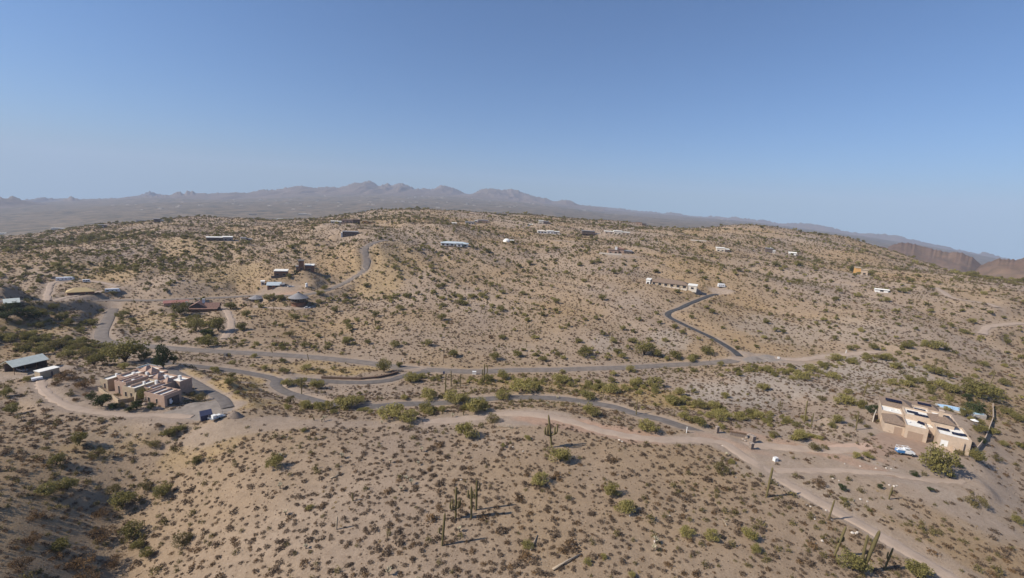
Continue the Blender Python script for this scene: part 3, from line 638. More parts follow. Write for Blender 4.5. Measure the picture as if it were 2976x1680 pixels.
# open garage end: a dark panel stands in for the shade inside
opening(w, 41, 3.8, 0, 5.4, 2.9, 'r', 'garage_shade_panel', 'dark_wall', PK, False); opening(w, 31, 0, .8, 1.4, 1.8); opening(w, 36, 0, .8, 1.0, 1.8)
MB().box(30.5, 31.1, .4, 7.2, 3.72, 4.35).build('parapet', PK, H); MB().box(34.6, 35.2, .4, 7.2, 3.72, 4.4).build('parapet', PK, H); MB().box(38.2, 38.7, .4, 7.2, 3.72, 4.2).build('parapet', PK, H)
wallbox(H, 5, 13, 12.02, 21, 4.7, PK); wallbox(H, 13.02, 23, 11.02, 19, 4.4, PK); wallbox(H, -5, 4.98, 16.02, 24, 4.4, PK); wallbox(H, 23.02, 31, 14.02, 20, 4.2, PK)
for x, y, s, z0, z1 in [(8, 17, 2.0, 4.2, 6.9), (17.5, 13.5, 1.6, 4.0, 6.4), (25.5, 12.5, 1.5, 3.7, 6.0), (2.5, 18, 2.6, 4.0, 6.6)]:
    MB().add([(x-s,y-s,z0),(x+s,y-s,z0),(x+s,y+s,z0),(x-s,y+s,z0),(x-s,y-s,z0+.8),(x+s,y-s,z0+.8),(x+s,y+s,z0+.8),(x-s,y+s,z0+.8),(x,y,z1)],
             [(0,1,5,4),(1,2,6,5),(2,3,7,6),(3,0,4,7),(4,5,8),(5,6,8),(6,7,8),(7,4,8)]).build('roof_tower', PK, H)
for x0, x1, y0, y1, z0, z1 in [(6.2,7.0,3,11,4.87,5.4),(9.6,10.2,3,11,4.87,5.5),(-1,-.4,8,15,4.67,5.4),(16,16.6,2,10,4.07,4.8),(24.3,24.8,5,13,3.67,4.3),(17,17.5,12,18,3.87,4.5)]:
    MB().box(x0, x1, y0, y1, z0, z1).build('parapet', PK, H)
for x, y, s in [(2.2,12,.7),(11.6,6,.6),(22.6,9,.6),(19,6,.5),(27,17,.7),(20.5,15,.8),(-3.4,8,.5),(7.7,14.5,.6)]:
    a = MB().box(x-s, x+s, y-s*.7, y+s*.7, 3.6, 5.4).build('cooling_unit', 'white_wall', H)
for k_, (x, h_) in enumerate([(27.9, 3.4), (28.6, 2.2), (21.8, 3.2)]):
    MB().add([(x,-.9,-1),(x+.8,-.9,-1),(x+.8,.6,-1),(x,.6,-1),(x,.2,h_),(x+.8,.2,h_),(x+.8,.6,h_),(x,.6,h_)], [(3,2,1,0),(4,5,6,7),(0,1,5,4),(1,2,6,5),(2,3,7,6),(3,0,4,7)]).build('buttress', SP, H)
yardwall('garden_wall', 'curved tan courtyard wall in front of the pueblo house', [(287,1135),(305,1148),(330,1160),(345,1172),(372,1168),(395,1160)], 1.4, 'stucco_tan')
p = at(436, 1070); PL = thing('swimming_pool', 'dark blue swimming pool behind the pueblo house', 'pool', (p.x, p.y, p.z+.5), yaw)
MB().box(-5, 5, -3, 3, -2, 0).build('coping', 'concrete', PL); MB().box(-4.4, 4.4, -2.4, 2.4, -.3, .03).build('water', 'pool_water', PL)
# carport barn and shed
yw, p = front_yaw(92, 1078, 24); H = thing('carport', 'open carport with pale green gabled metal roof', 'carport', p, yw); H.scale = (.62, .8, .95)
gable(H, -8.5, 8.5, 0, 9, 3.6, 5.6, 'green_metal', .7); gable_end(H, 8.0, 8.3, 0, 9, 3.4, 5.2, 'dark_wall', name='end_wall'); MB().box(-8, 8, 8.6, 8.9, -1, 3.4).build('back_wall', 'dark_wall', H)
for x in (-8.2, -2.8, 2.8, 8.1): MB().box(x-.12, x+.12, .1, .34, -1.5, 3.5).build('post', 'timber', H)
for px, py, lb in [(70,1076,'dark car parked under the green roofed carport')]:
    q = Vector((-1.5, 3, 0)); b = thing('car', lb, 'car', H.matrix_world.to_translation() if False else (Matrix.Rotation(yw, 4, 'Z') @ q)+p, yw+R(90))
    MB().box(-2.2, 2.2, -.9, .9, .3, .95).build('body', 'grey_paint', b); MB().box(-1.2, 1.4, -.8, .8, .95, 1.5).build('cabin', 'glass', b)
    for sx in (-1.4, 1.4):
        for sy in (-.92, .72): MB().tube([(sx, sy, .33), (sx, sy+.2, .33)], .33, 10).build('wheel', 'black_rubber', b)
yw, p = front_yaw(152, 1092, 26); H = thing('shed', 'long tan shed with cream flat roof beside the carport', 'shed', p, yw); H.scale = (.6, .8, .9)
w = plainbox(H, -6.0, 4, 0, 4, -1.5, 2.9, 'stucco_tan'); MB().box(-6.3, 4.3, -.3, 4.3, 2.9, 3.12).build('roof', 'white_roof', H); opening(w, 0, 0, 0, 1.1, 2.1, 'f', 'door', 'dark_wall', 'trim', False)
q = at(108, 1106); yw = front_yaw(108, 1106, 10)[0]; b = thing('trailer', 'small white utility trailer parked below the shed', 'trailer', q, yw)
MB().box(-1.5, 1.5, -.9, .9, .5, 1.3).build('body', 'truck_white', b); MB().box(-2.6, -1.5, -.06, .06, .5, .62).build('drawbar', 'steel', b)
for sy in (-1.05, .9): MB().tube([(0, sy, .35), (0, sy+.15, .35)], .35, 10).build('wheel', 'black_rubber', b)
# containers at the gravel turning circle
q = at(600, 1219); yw = front_yaw(600, 1219, 8)[0]
b = thing('dumpster', 'dark blue high sided dumpster on the gravel turning circle', 'dumpster', q, yw)
MB().add([(-1.6,-1,0),(1.6,-1,0),(1.6,1,0),(-1.6,1,0),(-1.7,-1.1,2.0),(1.7,-1.1,2.0),(1.7,1.1,3.0),(-1.7,1.1,3.0)], [(3,2,1,0),(4,5,6,7),(0,1,5,4),(1,2,6,5),(2,3,7,6),(3,0,4,7)]).build('body', 'bin_blue', b)
for x in (-1.0, 0, 1.0): MB().box(x-.07, x+.07, -1.16, -1.0, .1, 1.9).build('rib', 'bin_blue', b)
MB().box(.1, .7, -1.25, -1.12, .5, 1.2).build('sign', 'white_wall', b)
b = thing('trailer', 'low flatbed trailer with white boxes beside the dumpster', 'trailer', at(632, 1217), yw+R(15))
MB().box(-2.2, 2.2, -1, 1, .5, .72).build('deck', 'steel', b); MB().box(-1.6, -.5, -.7, .7, .72, 1.7).build('box', 'white_wall', b); MB().box(-.2, .9, -.6, .6, .72, 1.4).build('box', 'white_wall', b); MB().box(2.2, 4.0, -.06, .06, .5, .62).build('drawbar', 'steel', b)
for sy in (-1.2, 1.02): MB().tube([(.2, sy, .35), (.2, sy+.18, .35)], .35, 10).build('wheel', 'black_rubber', b)
for x in (-2.1, 2.1): MB().box(x-.04, x+.04, .9, .98, .72, 1.8).build('rail_post', 'steel', b)
def heap(name, label, cat, px, py, rx, ry, h, mat):
    q = at(px, py); v = []; f = []; n_ = 18; K = 5
    for i in range(K):
        t_ = i/(K-1)
        for k_ in range(n_):
            a = 2*math.pi*k_/n_; jx = 1+rnd.uniform(-.12, .12); v.append((math.cos(a)*rx*(1-t_*.95)*jx, math.sin(a)*ry*(1-t_*.95)*jx, -.4+(h+.4)*t_**.9))
    for i in range(K-1):
        for k_ in range(n_): f.append((i*n_+k_, i*n_+(k_+1) % n_, (i+1)*n_+(k_+1) % n_, (i+1)*n_+k_))
    f.append(tuple((K-1)*n_+k_ for k_ in range(n_))); o = link(name, mesh(name, v, f, mat, True)); o.location = q; return tag(o, label, cat)
cb_ = yardwall('cut_bank', 'low cut bank with shadow put into its dark colour on the inner side of the winding driveway', [(935,1099),(1000,1102),(1050,1103),(1095,1099),(1130,1092),(1155,1084)], 1.0, 'dark_rock_and_shade', 1.0); cb_['category'] = 'bank'  # dark colour stands in for the deep shadow on this earth cut
heap('gravel_heap', 'dark gravel heap at the edge of the turning circle', 'heap', 682, 1210, 3.2, 2.2, 2.0, 'gravel')

# ---- round house, cone roof hut, red roofed house
def ring(cx_, cy_, r_, z0, z1, n_=16, r1=None):
    r1 = r_ if r1 is None else r1
    return MB().tube([(cx_, cy_, z0), (cx_, cy_, z1)], [r_, r1], n_)
yw, p = front_yaw(868, 894); H = thing('house', 'two storey round house with grey conical roof', 'house', p, yw); s = mpp(p); H.scale = (1, 1, 1.3)
rr_ = 25*s
ring(0, rr_, rr_*.8, -1.5, 3.0).build('lower_wall', 'brick_wall', H); w = ring(0, rr_, rr_*.84, 3.0, 5.4).build('upper_wall', 'dark_wall', H); ring(0, rr_, rr_*1.12, 5.4, 8.4, 16, .8).build('roof', 'grey_roof', H); ring(0, rr_, .8, 8.3, 9.0, 10).build('cupola', 'grey_roof', H)
ring(0, rr_, rr_*1.02, 2.85, 3.05).build('deck', 'timber', H)
for k_ in range(9):
    a = math.pi*(1.08+.84*k_/8)
    x, y = math.cos(a)*rr_*.99, rr_+math.sin(a)*rr_*.99; MB().box(x-.05, x+.05, y-.05, y+.05, 3.05, 4.1).build('railing_post', 'timber', H)
    x, y = math.cos(a)*rr_*.835, rr_+math.sin(a)*rr_*.835; o = MB().box(-.7, .7, -.06, .06, 3.7, 5.0).build('window', 'glass', H); o.location = (x, y, 0); o.rotation_euler = (0, 0, a+math.pi/2)
q = at(893, 896)
def small_car(label, q, yw, mat, L_=4.4):
    b = thing('car', label, 'car', q, yw)
    body = MB().add([(-L_/2,-.88,.3),(L_/2,-.88,.3),(L_/2,.88,.3),(-L_/2,.88,.3),(-L_/2,-.88,.85),(L_/2,-.85,.75),(L_/2,.85,.75),(-L_/2,.88,.85)], [(3,2,1,0),(4,5,6,7),(0,1,5,4),(1,2,6,5),(2,3,7,6),(3,0,4,7)]).build('body', mat, b)
    MB().add([(-L_*.42,-.8,.84),(L_*.22,-.8,.8),(L_*.22,.8,.8),(-L_*.42,.8,.84),(-L_*.34,-.65,1.42),(L_*.08,-.65,1.42),(L_*.08,.65,1.42),(-L_*.34,.65,1.42)], [(4,5,6,7),(0,1,5,4),(1,2,6,5),(2,3,7,6),(3,0,4,7)]).build('cabin', 'glass', b)
    MB().box(-L_*.33, L_*.07, -.64, .64, 1.42, 1.46).build('roof', mat, b)
    for sx in (-L_*.31, L_*.31):
        for sy in (-.92, .74): MB().tube([(sx, sy, .32), (sx, sy+.18, .32)], .32, 10).build('wheel', 'black_rubber', b)
    return b
small_car('white car parked in front of the round house', q, front_yaw(893, 896, 5)[0], 'truck_white')
yw, p = front_yaw(745, 879); H = thing('gazebo', 'small round hut with dark conical roof beside the round house', 'hut', p, yw); s = mpp(p)
ring(0, 18*s, 15*s, -1, 2.6, 10).build('wall', 'dark_wall', H); ring(0, 18*s, 20*s, 2.6, 5.2, 10, .3).build('roof', 'grey_roof', H); opening(H, 0, 3.1*s, 0, 1, 2, 'f', 'door', 'timber', None)
yw, p = front_yaw(590, 905, -14); H = thing('house', 'house with steep dark red roof and white chimney among trees', 'house', p, yw); s = mpp(p)
a_ = 38*s
gable_end(H, -a_*.9, a_*.2, 0, a_*1.0, 3.2, 6.6, 'dark_wall', 'y'); gable(H, -a_*.9, a_*.2, 0, a_, 3.2, 7.0, 'red_roof', .7, axis='y'); gable_end(H, a_*.21, a_, 1.5, a_*.8, 3.0, 5.6, 'dark_wall', 'x'); gable(H, a_*.1, a_, 1.5, a_*.8, 3.0, 5.9, 'red_roof', .6)
MB().box(-1.4, .2, a_*.5, a_*.5+1.4, 4.5, 8.8).build('chimney', 'white_wall', H); opening(H, -a_*.35, 0, .8, 2.2, 1.8); opening(H, a_*.6, 1.5, .6, 2.6, 2); MB().box(-a_*.9, a_, -2.4, -2.2, -1.5, 2.4).build('porch', 'timber', H)
MB().add([(-a_*.9,-2.6,2.4),(a_,-2.6,2.4),(a_,0,3.1),(-a_*.9,0,3.1)], [(0,1,2,3)]).build('porch_roof', 'red_roof', H)
yw, p = front_yaw(512, 890, -4); H = thing('house', 'long low building with pinkish red roof beside the dark red house', 'house', p, yw); s = mpp(p); a_ = 28*s
plainbox(H, -a_, a_, 0, 7, -1.5, 2.8, 'stucco_pink'); gable(H, -a_, a_, 0, 7, 2.8, 4.2, 'pink_roof', .6); opening(H, -2, 0, .8, 1.6, 1.2); opening(H, 3, 0, .8, 1.6, 1.2); MB().box(a_-1.6, a_, -1, 0, -1, 3.6).build('end_pier', 'white_wall', H)

# ---- tan hip roof building, recreational vehicles, trailers
yw, p = front_yaw(235, 858, -4); H = thing('building', 'low building under a wide sand coloured hip roof', 'building', p, yw); s = mpp(p); a_ = 28*s
plainbox(H, -a_, a_, 0, 9, -1.5, 2.6, 'brick_wall'); hip(H, -a_, a_, 0, 9, 2.7, 5.4, 'tan_roof', 1.0); opening(H, -2, 0, 0, 3, 2.2, 'f', 'garage_door', 'dark_wall', 'timber', False); opening(H, 3.5, 0, .8, 1.4, 1.1)
def camper(label, px, py, L_, h_, yaw_extra, cat='camper', body='truck_white', stripe='grey_paint'):
    yw_, p_ = front_yaw(px, py, yaw_extra); b = thing('camper' if cat == 'camper' else 'trailer', label, cat, p_, yw_)
    MB().add([(-L_/2,-1.2,.55),(L_/2,-1.2,.55),(L_/2,1.2,.55),(-L_/2,1.2,.55),(-L_/2,-1.2,h_-.2),(L_/2-.5,-1.2,h_-.2),(L_/2-.5,1.2,h_-.2),(-L_/2,1.2,h_-.2),(-L_/2+.2,-1,h_),(L_/2-.8,-1,h_),(L_/2-.8,1,h_),(-L_/2+.2,1,h_)],
             [(3,2,1,0),(8,9,10,11),(0,1,5,4),(1,2,6,5),(2,3,7,6),(3,0,4,7),(4,5,9,8),(5,6,10,9),(6,7,11,10),(7,4,8,11)]).build('body', body, b)
    for x in (-L_*.3, 0, L_*.25): MB().box(x-.5, x+.5, -1.215, -1.19, 1.6, 2.3).build('window', 'glass', b)
    MB().box(-L_/2+.1, L_/2-.3, -1.21, -1.19, .7, .95).build('stripe', stripe, b)
    for x in (-L_*.22, -L_*.22+.9):
        for sy in (-1.24, 1.04): MB().tube([(x, sy, .38), (x, sy+.2, .38)], .38, 10).build('wheel', 'black_rubber', b)
    return b
camper('white recreational vehicle parked on the upper dirt lot', 183, 817, 8.5, 3.4, -8); camper('second white recreational vehicle parked further along the dirt lot', 201, 815, 7, 3.2, -20)
camper('small white travel trailer beside the dirt loop', 252, 821, 5, 2.6, 0, 'trailer')
camper('long white travel trailer with dark side at the loop corner', 328, 850, 9.5, 3.3, -3, 'trailer', 'truck_white', 'bin_blue')
camper('white box camper on the dirt lot beside the long ranch house', 2096, 835, 6.5, 3.6, 20)

# ---- generic distant houses, each with its own arrangement
def house(label, px, py, wpx, spec, extra=0, cat='house', nm='house'):
    yw_, p_ = front_yaw(px, py, extra); H_ = thing(nm, label, cat, p_, yw_); u = wpx*mpp(p_)/2     # u: half width in metres
    for q in spec:
        t_ = q[0]
        if t_ == 'flat':
            _, x0, x1, y0, y1, h_, mt, rf = q; h_ *= 1.2; w_ = plainbox(H_, x0*u, x1*u, y0, y1, -2, h_, mt); MB().add([(x0*u-.4,y0-.5,h_),(x1*u+.4,y0-.5,h_),(x1*u+.4,y1+.4,h_+.5),(x0*u-.4,y1+.4,h_+.5),(x0*u-.4,y0-.5,h_+.5),(x1*u+.4,y0-.5,h_+.5),(x1*u+.4,y1+.4,h_+1.0),(x0*u-.4,y1+.4,h_+1.0)], [(3,2,1,0),(4,5,6,7),(0,1,5,4),(1,2,6,5),(2,3,7,6),(3,0,4,7)]).build('roof', rf, H_)
            n_ = max(1, int((x1-x0)*u/5))
            for k_ in range(n_): opening(w_, x0*u+(k_+.5)*(x1-x0)*u/n_, y0, .7, min(2.4, (x1-x0)*u/n_*.5), 1.6, 'f', 'window', 'glass', 'trim')
        elif t_ == 'hip':
            _, x0, x1, y0, y1, h_, rz, mt, rf = q; w_ = plainbox(H_, x0*u, x1*u, y0, y1, -2, h_, mt); hip(H_, x0*u, x1*u, y0, y1, h_+.1, rz, rf, .8)
            n_ = max(1, int((x1-x0)*u/5))
            for k_ in range(n_): opening(w_, x0*u+(k_+.5)*(x1-x0)*u/n_, y0, .7, min(2.6, (x1-x0)*u/n_*.55), 1.7, 'f', 'window', 'glass', 'trim')
        elif t_ == 'gab':
            _, x0, x1, y0, y1, h_, rz, mt, rf = q; w_ = gable_end(H_, x0*u, x1*u, y0, y1, h_, rz-.3, mt); gable(H_, x0*u, x1*u, y0, y1, h_, rz, rf, .8)
            n_ = max(1, int((x1-x0)*u/5))
            for k_ in range(n_): opening(w_, x0*u+(k_+.5)*(x1-x0)*u/n_, y0, .7, min(2.6, (x1-x0)*u/n_*.55), 1.7, 'f', 'window', 'glass', 'trim')
        elif t_ == 'box':
            _, x0, x1, y0, y1, z0, z1, mt, nm_ = q; MB().box(x0*u, x1*u, y0, y1, z0, z1).build(nm_, mt, H_)
        elif t_ == 'posts':
            _, x0, x1, y_, n_, h_, mt = q
            for k_ in range(n_):
                x = (x0+(x1-x0)*k_/(n_-1))*u; MB().box(x-.15, x+.15, y_-.15, y_+.15, -2, h_).build('post', mt, H_)
    return H_
WR, SPL, TN = 'white_roof', 'stucco_pale', 'stucco_tan'
house('long low ranch house with grey hip roof and shaded porch', 1955, 836, 128, [('hip',-1,.62,2,13,3.2,6.4,'stucco_tan','tile_roof'),('flat',.64,1.0,1,9,3.0,'stucco_pale','white_roof'),('flat',-1.2,-1.02,1,8,3.6,'white_wall','white_roof'),('box',-.95,.6,-.6,-.4,-2,.5,'stucco_pale','terrace_wall'),('posts',-.9,.6,.1,7,3.1,'stucco_pale')], -6)
house('adobe hilltop house with red tile tower and curved terrace', 1792, 738, 92, [('flat',-.55,.1,0,9,3.4,'stucco_pink','tile_roof'),('hip',-.05,.45,2,10,5.8,7.6,'stucco_pink','red_roof'),('flat',.46,.95,1,9,3.2,'dark_wall','grey_roof'),('box',-1.1,.3,-5.2,-4.9,-3,.9,'stucco_pale','terrace_wall'),('box',.4,1.1,-4,-3.7,-4,.4,'stucco','terrace_wall'),('box',-.12,.02,1,2.4,3,8.2,'white_wall','chimney'),('posts',-.5,.4,-1.5,5,2.9,'timber')], 6)
house('house with broad blue grey metal roof above the road bend', 1322, 716, 82, [('hip',-1,.9,1,14,3.4,5.4,'white_wall','blue_metal'),('flat',.1,.5,-1,1,3.0,'white_wall','blue_metal'),('box',-.8,.9,-3,-2.8,-3,.2,'dark_wall','deck')], -4)
house('dark modern house with long grey roof on the ridge road', 1022, 686, 58, [('flat',-.85,.6,0,8,4.2,'dark_wall','grey_roof'),('flat',.62,1.0,1,7,2.8,'dark_wall','dark_roof'),('box',-1,-.86,0,8,-2,4.0,'white_wall','side_wall')], 0)
house('white flat roofed house perched over the ravine', 640, 700, 66, [('flat',-1,.2,2,10,3.2,'dark_wall','white_roof'),('flat',.22,.95,0,9,3.9,'grey_roof','white_roof'),('box',-.9,.9,-3,-2.7,-3,.3,'timber','deck')], 2)
house('small stucco outbuilding right of the white roofed house', 716, 700, 28, [('flat',-1,0,0,6,3.2,'stucco_pale','grey_roof'),('gab',.02,1,1,6,2.4,3.4,'dark_wall','grey_roof')], 4)
house('compound house with pale metal gable roof beside the road', 800, 838, 42, [('gab',-1,.6,1,9,2.6,5.0,'brick_wall','blue_metal'),('flat',.62,1.1,0,6,2.6,'brick_wall','grey_roof')], -8)
house('white roofed brick house above the compound', 816, 802, 34, [('flat',-1,1,0,8,3.6,'brick_wall','white_roof'),('box',-1.4,1,-3,-2.7,-2,.6,'dark_wall','retaining_wall')], -8)
house('tall dark red tower house in the trees', 876, 786, 14, [('flat',-1,1,0,5,7.5,'brick_wall','dark_roof'),('flat',-2.0,-1.02,0,4,3,'brick_wall','grey_roof')], 0)
house('brick house with white flat roof beside the tower house', 899, 788, 24, [('flat',-1,1,0,7,4.4,'brick_wall','white_roof')], -6)
house('white dome shaped house on the hillside', 1478, 705, 30, [('flat',.3,1,0,5,2.4,'dark_wall','white_roof')], 0)
yw, p = front_yaw(1473, 703); s = mpp(p); H = thing('dome', 'white rounded dome in front of the hillside house', 'dome', p, yw); rr_ = 12*s
v = []; f = []
for i in range(7):
    for k_ in range(16):
        a = math.pi/2*i/6; v.append((math.cos(2*math.pi*k_/16)*rr_*math.cos(a), math.sin(2*math.pi*k_/16)*rr_*math.cos(a), -.8+rr_*.95*math.sin(a)))
for i in range(6):
    for k_ in range(16): f.append((i*16+k_, i*16+(k_+1) % 16, (i+1)*16+(k_+1) % 16, (i+1)*16+k_))
link('shell', mesh('shell', v, f, 'white_wall', True), H); MB().box(-.9, .9, -rr_-.3, -rr_+1.2, -1, 2.2).build('entrance', 'stucco_pale', H)
house('large white villa on a graded dirt terrace', 1592, 679, 62, [('hip',-.95,-.1,1,12,3.4,5.4,'white_wall','stucco_pale'),('flat',-.08,.55,0,9,3.6,'white_wall','white_roof'),('flat',.57,1.1,2,8,3.0,'stucco_pale','white_roof'),('box',-.3,1.1,-5,-4.6,-3,.8,'stucco_pale','terrace_wall')], 6)
house('two storey dark timber house with wide balconies', 1712, 685, 44, [('flat',-.95,.7,0,9,6.0,'dark_wall','grey_roof'),('box',-1.0,.8,-2.4,.0,2.7,2.95,'timber','balcony'),('posts',-.95,.75,-2.2,5,5.6,'timber'),('flat',.72,1.5,1,7,3.0,'grey_roof','grey_roof')], 8)
house('pale stucco house with garage wing on the ridge road', 1790, 681, 66, [('flat',-.2,.5,0,9,4.2,'stucco_pale','white_roof'),('flat',-1,-.22,1,8,3.0,'stucco','white_roof'),('flat',.52,1.2,0,7,3.2,'stucco','white_roof')], 8)
house('small house with flat white roof below the knoll', 1579, 651, 30, [('flat',-.9,0,0,8,5.0,'stucco_pale','white_roof'),('flat',.02,1.0,0,8,4.0,'dark_wall','grey_roof')], 4)
house('little white shed near the knoll house', 1540, 656, 14, [('gab',-1,1,0,5,2.4,3.4,'white_wall','white_roof')], 0, 'shed', 'shed')
house('orange stucco house on the ridge', 1071, 650, 34, [('flat',-1,-.2,0,8,4.0,'orange_wall','stucco_tan'),('flat',-.18,1,1,9,3.0,'orange_wall','stucco_tan'),('box',-1,1.3,-4,-3.7,-2,.7,'orange_wall','garden_wall')], 0)
house('long tan house with timber fascia on the ridge', 1020, 648, 50, [('flat',-1,.2,0,9,3.6,'stucco_pink','tile_roof'),('flat',.22,1,0,8,4.4,'timber','tile_roof')], 0)
house('pale grey workshop left of the long tan house', 980, 650, 34, [('flat',-1,1,0,8,3.0,'stucco_pale','white_roof')], 0)
house('white ridge top house with two flat roofs', 816, 640, 34, [('flat',-.6,.3,0,8,5.5,'white_wall','white_roof'),('flat',.32,1,1,8,3.5,'white_wall','grey_roof'),('flat',-1,-.62,0,6,3.0,'stucco_pale','white_roof')], 0)
house('low cream house on the skyline ridge', 886, 624, 34, [('flat',-1,1,0,8,3.2,'stucco_pale','white_roof'),('flat',-.2,.4,2,8,4.4,'stucco','white_roof')], 0)
house('dark roofed house on the left skyline', 735, 624, 22, [('hip',-1,1,0,8,3,5,'stucco_pale','dark_roof')], 0)
house('house with pale walls hidden by skyline bushes', 466, 645, 30, [('flat',-1,0,0,8,4.6,'dark_wall','grey_roof'),('flat',.02,1,1,8,3.2,'white_wall','grey_roof')], 0)
house('dark low house beneath skyline trees', 412, 644, 24, [('flat',-1,1,0,8,4,'dark_wall','dark_roof')], 0)
house('white low house on the lower left slope', 170, 666, 30, [('flat',-1,.2,0,8,3.4,'stucco_pale','white_roof'),('flat',.22,1.1,0,7,2.8,'white_wall','white_roof')], 0)
house('dark house among bushes on the left slope', 299, 661, 20, [('flat',-1,1,0,8,4,'dark_wall','grey_roof'),('box',-.6,.2,-1,0,0,3,'white_wall','entrance')], 0)
house('small house below the skyline knoll', 1365, 652, 26, [('flat',-1,1,0,8,3.4,'stucco_pale','grey_roof')], 0)
house('wide house with dark windows below the skyline knoll', 1405, 648, 34, [('flat',-1,.8,0,9,4.0,'stucco_pink','grey_roof'),('flat',-1.5,-1.02,1,7,3,'white_wall','white_roof')], 0)
house('tiny pale shed by the skyline knoll', 1320, 652, 12, [('gab',-1,1,0,4,2.2,3.2,'white_wall','white_roof')], 0, 'shed', 'shed')
house('dark roofed house silhouetted on the skyline', 1456, 625, 34, [('hip',-1,.3,0,9,3.4,5.8,'stucco_pale','dark_roof'),('hip',.32,1,1,8,3,4.6,'dark_wall','dark_roof')], 0)
house('stucco house crowning the end of the pale dirt road', 1853, 653, 50, [('flat',-1,-.2,0,9,3.4,'stucco','tile_roof'),('flat',-.18,.5,0,10,4.4,'stucco_pink','tile_roof'),('flat',.52,1,1,8,3.0,'dark_wall','grey_roof')], 8)
house('small cream house in bushes on the right slope', 2100, 732, 34, [('flat',-1,.3,0,8,4.0,'stucco_pale','white_roof'),('flat',.32,1,-1,7,3.0,'dark_wall','white_roof')], 10)
house('dark house with white mast on the right slope', 2236, 735, 20, [('flat',-1,.8,0,8,5,'dark_wall','grey_roof'),('box',.2,.3,3,3.3,4,8.5,'white_wall','mast'),('flat',.82,1.4,0,5,3,'white_wall','white_roof')], 10)
house('tiny white cottage on the right slope', 2303, 741, 18, [('gab',-1,1,0,6,3,4.4,'white_wall','white_roof')], 10)
house('yellow stucco villa beside a dark tree on the right hill', 2502, 798, 30, [('flat',-1,-.1,0,8,6.0,'orange_wall','stucco_tan'),('flat',-.08,1,-1,7,4.6,'stucco','stucco_tan'),('box',-1.6,1.6,-5,-4.7,-3,.5,'stucco_pale','garden_wall')], 12)
house('long white trailer home on the right hillside', 2562, 850, 30, [('gab',-1,1,0,4.5,2.6,3.3,'white_wall','white_roof')], 12, 'trailer home', 'trailer_home')
house('pale graded building pad wall on the ridge', 2030, 700, 44, [('box',-1,1,0,.5,-2,1.2,'stucco_pale','retaining_wall')], 8, 'wall', 'retaining_wall')
house('green roofed house deep in the dark trees', 36, 893, 26, [('gab',-1,1,0,8,3,5,'dark_wall','green_metal')], 0)
house('small white building at the left edge below the skyline', 6, 680, 16, [('gab',-1,1,0,7,3,4.6,'white_wall','white_roof')], 0, 'shed', 'shed')
house('small white garage beside the compound', 764, 829, 9, [('flat',-1,1,0,3,2.6,'white_wall','white_roof')], 0, 'shed', 'shed')
camper('white van parked nose-in at the pueblo house garage', 494, 1172, 3.6, 2.3, 70)
small_car('red vehicle on the left hillside', at(552, 668), front_yaw(552, 668)[0], 'red_paint', 5)
small_car('white pickup at the compound fence', at(845, 834), front_yaw(845, 834, 10)[0], 'truck_white', 5)
small_car('grey car at the compound gate', at(828, 833), front_yaw(828, 833, -10)[0], 'grey_paint', 4.6)
q = at(891, 834); b = thing('water_tank', 'white upright water tank by the compound drive', 'tank', q)
ring(0, 0, 1.1, 0, 3.2, 14).build('shell', 'white_wall', b); ring(0, 0, 1.1, 3.2, 3.8, 14, .2).build('lid', 'white_wall', b)

# ---- service truck
yw, p = front_yaw(2628, 1322, 0); yw = math.atan2(-.2, 1)
T = thing('pickup_truck', 'white service truck with blue side boxes and ladder rack', 'truck', at(2628, 1322)+Vector((0, 0, .22)), yw); T.scale = (.86, .9, 1.2)
MB().add([(.2,-.95,.55),(3.0,-.95,.55),(3.0,.95,.55),(.2,.95,.55),(.2,-.95,1.25),(3.0,-.9,1.05),(3.0,.9,1.05),(.2,.95,1.25)], [(3,2,1,0),(4,5,6,7),(0,1,5,4),(1,2,6,5),(2,3,7,6),(3,0,4,7)]).build('hood', 'truck_white', T)
cb = MB().add([(-.6,-.92,.6),(1.5,-.92,.6),(1.5,.92,.6),(-.6,.92,.6),(-.6,-.92,1.2),(1.75,-.92,1.2),(1.75,.92,1.2),(-.6,.92,1.2),(-.5,-.78,1.92),(.95,-.78,1.92),(.95,.78,1.92),(-.5,.78,1.92)],
     [(8,9,10,11),(0,1,5,4),(1,2,6,5),(2,3,7,6),(3,0,4,7),(4,5,9,8),(5,6,10,9),(6,7,11,10),(7,4,8,11)]).build('cab', 'truck_white', T)
MB().add([(1.66,-.8,1.25),(1.66,.8,1.25),(1.05,.7,1.86),(1.05,-.7,1.86)], [(0,1,2,3)]).build('windscreen', 'glass', cb)
for sy in (-1, 1): MB().add([(-.3,.905*sy,1.25),(1.3,.905*sy,1.25),(.85,.80*sy,1.84),(-.3,.80*sy,1.84)], [(0,1,2,3) if sy < 0 else (3,2,1,0)]).build('side_window', 'glass', cb)
MB().box(-3.0, -.65, -1.02, 1.02, .62, 1.02).build('service_body', 'truck_blue', T)
for sy in (-1.03, .63):
    sb_ = MB().box(-3.0, -.65, sy, sy+.4, 1.02, 1.42).build('side_box', 'truck_blue' , T); MB().box(-3.0, -.65, sy, sy+.4, 1.42, 1.50).build('lid', 'truck_white', sb_)
MB().box(-3.02, -.66, -.62, .62, 1.02, 1.10).build('bed_floor', 'truck_white', T); MB().box(-2.4, -1.0, -.5, .5, 1.1, 1.6).build('toolbox', 'truck_white', T)
rk = MB()
for x in (-2.9, -.8, .9):
    for y in (-.9, .9): rk.tube([(x, y, 1.45 if x < 0 else 1.9), (x, y, 2.25)], .045, 5)
    rk.tube([(x, -.9, 2.25), (x, .9, 2.25)], .045, 5)
for y in (-.9, .9): rk.tube([(-2.9, y, 2.25), (1.4, y, 2.25)], .045, 5)
rk.build('ladder_rack', 'truck_white', T)
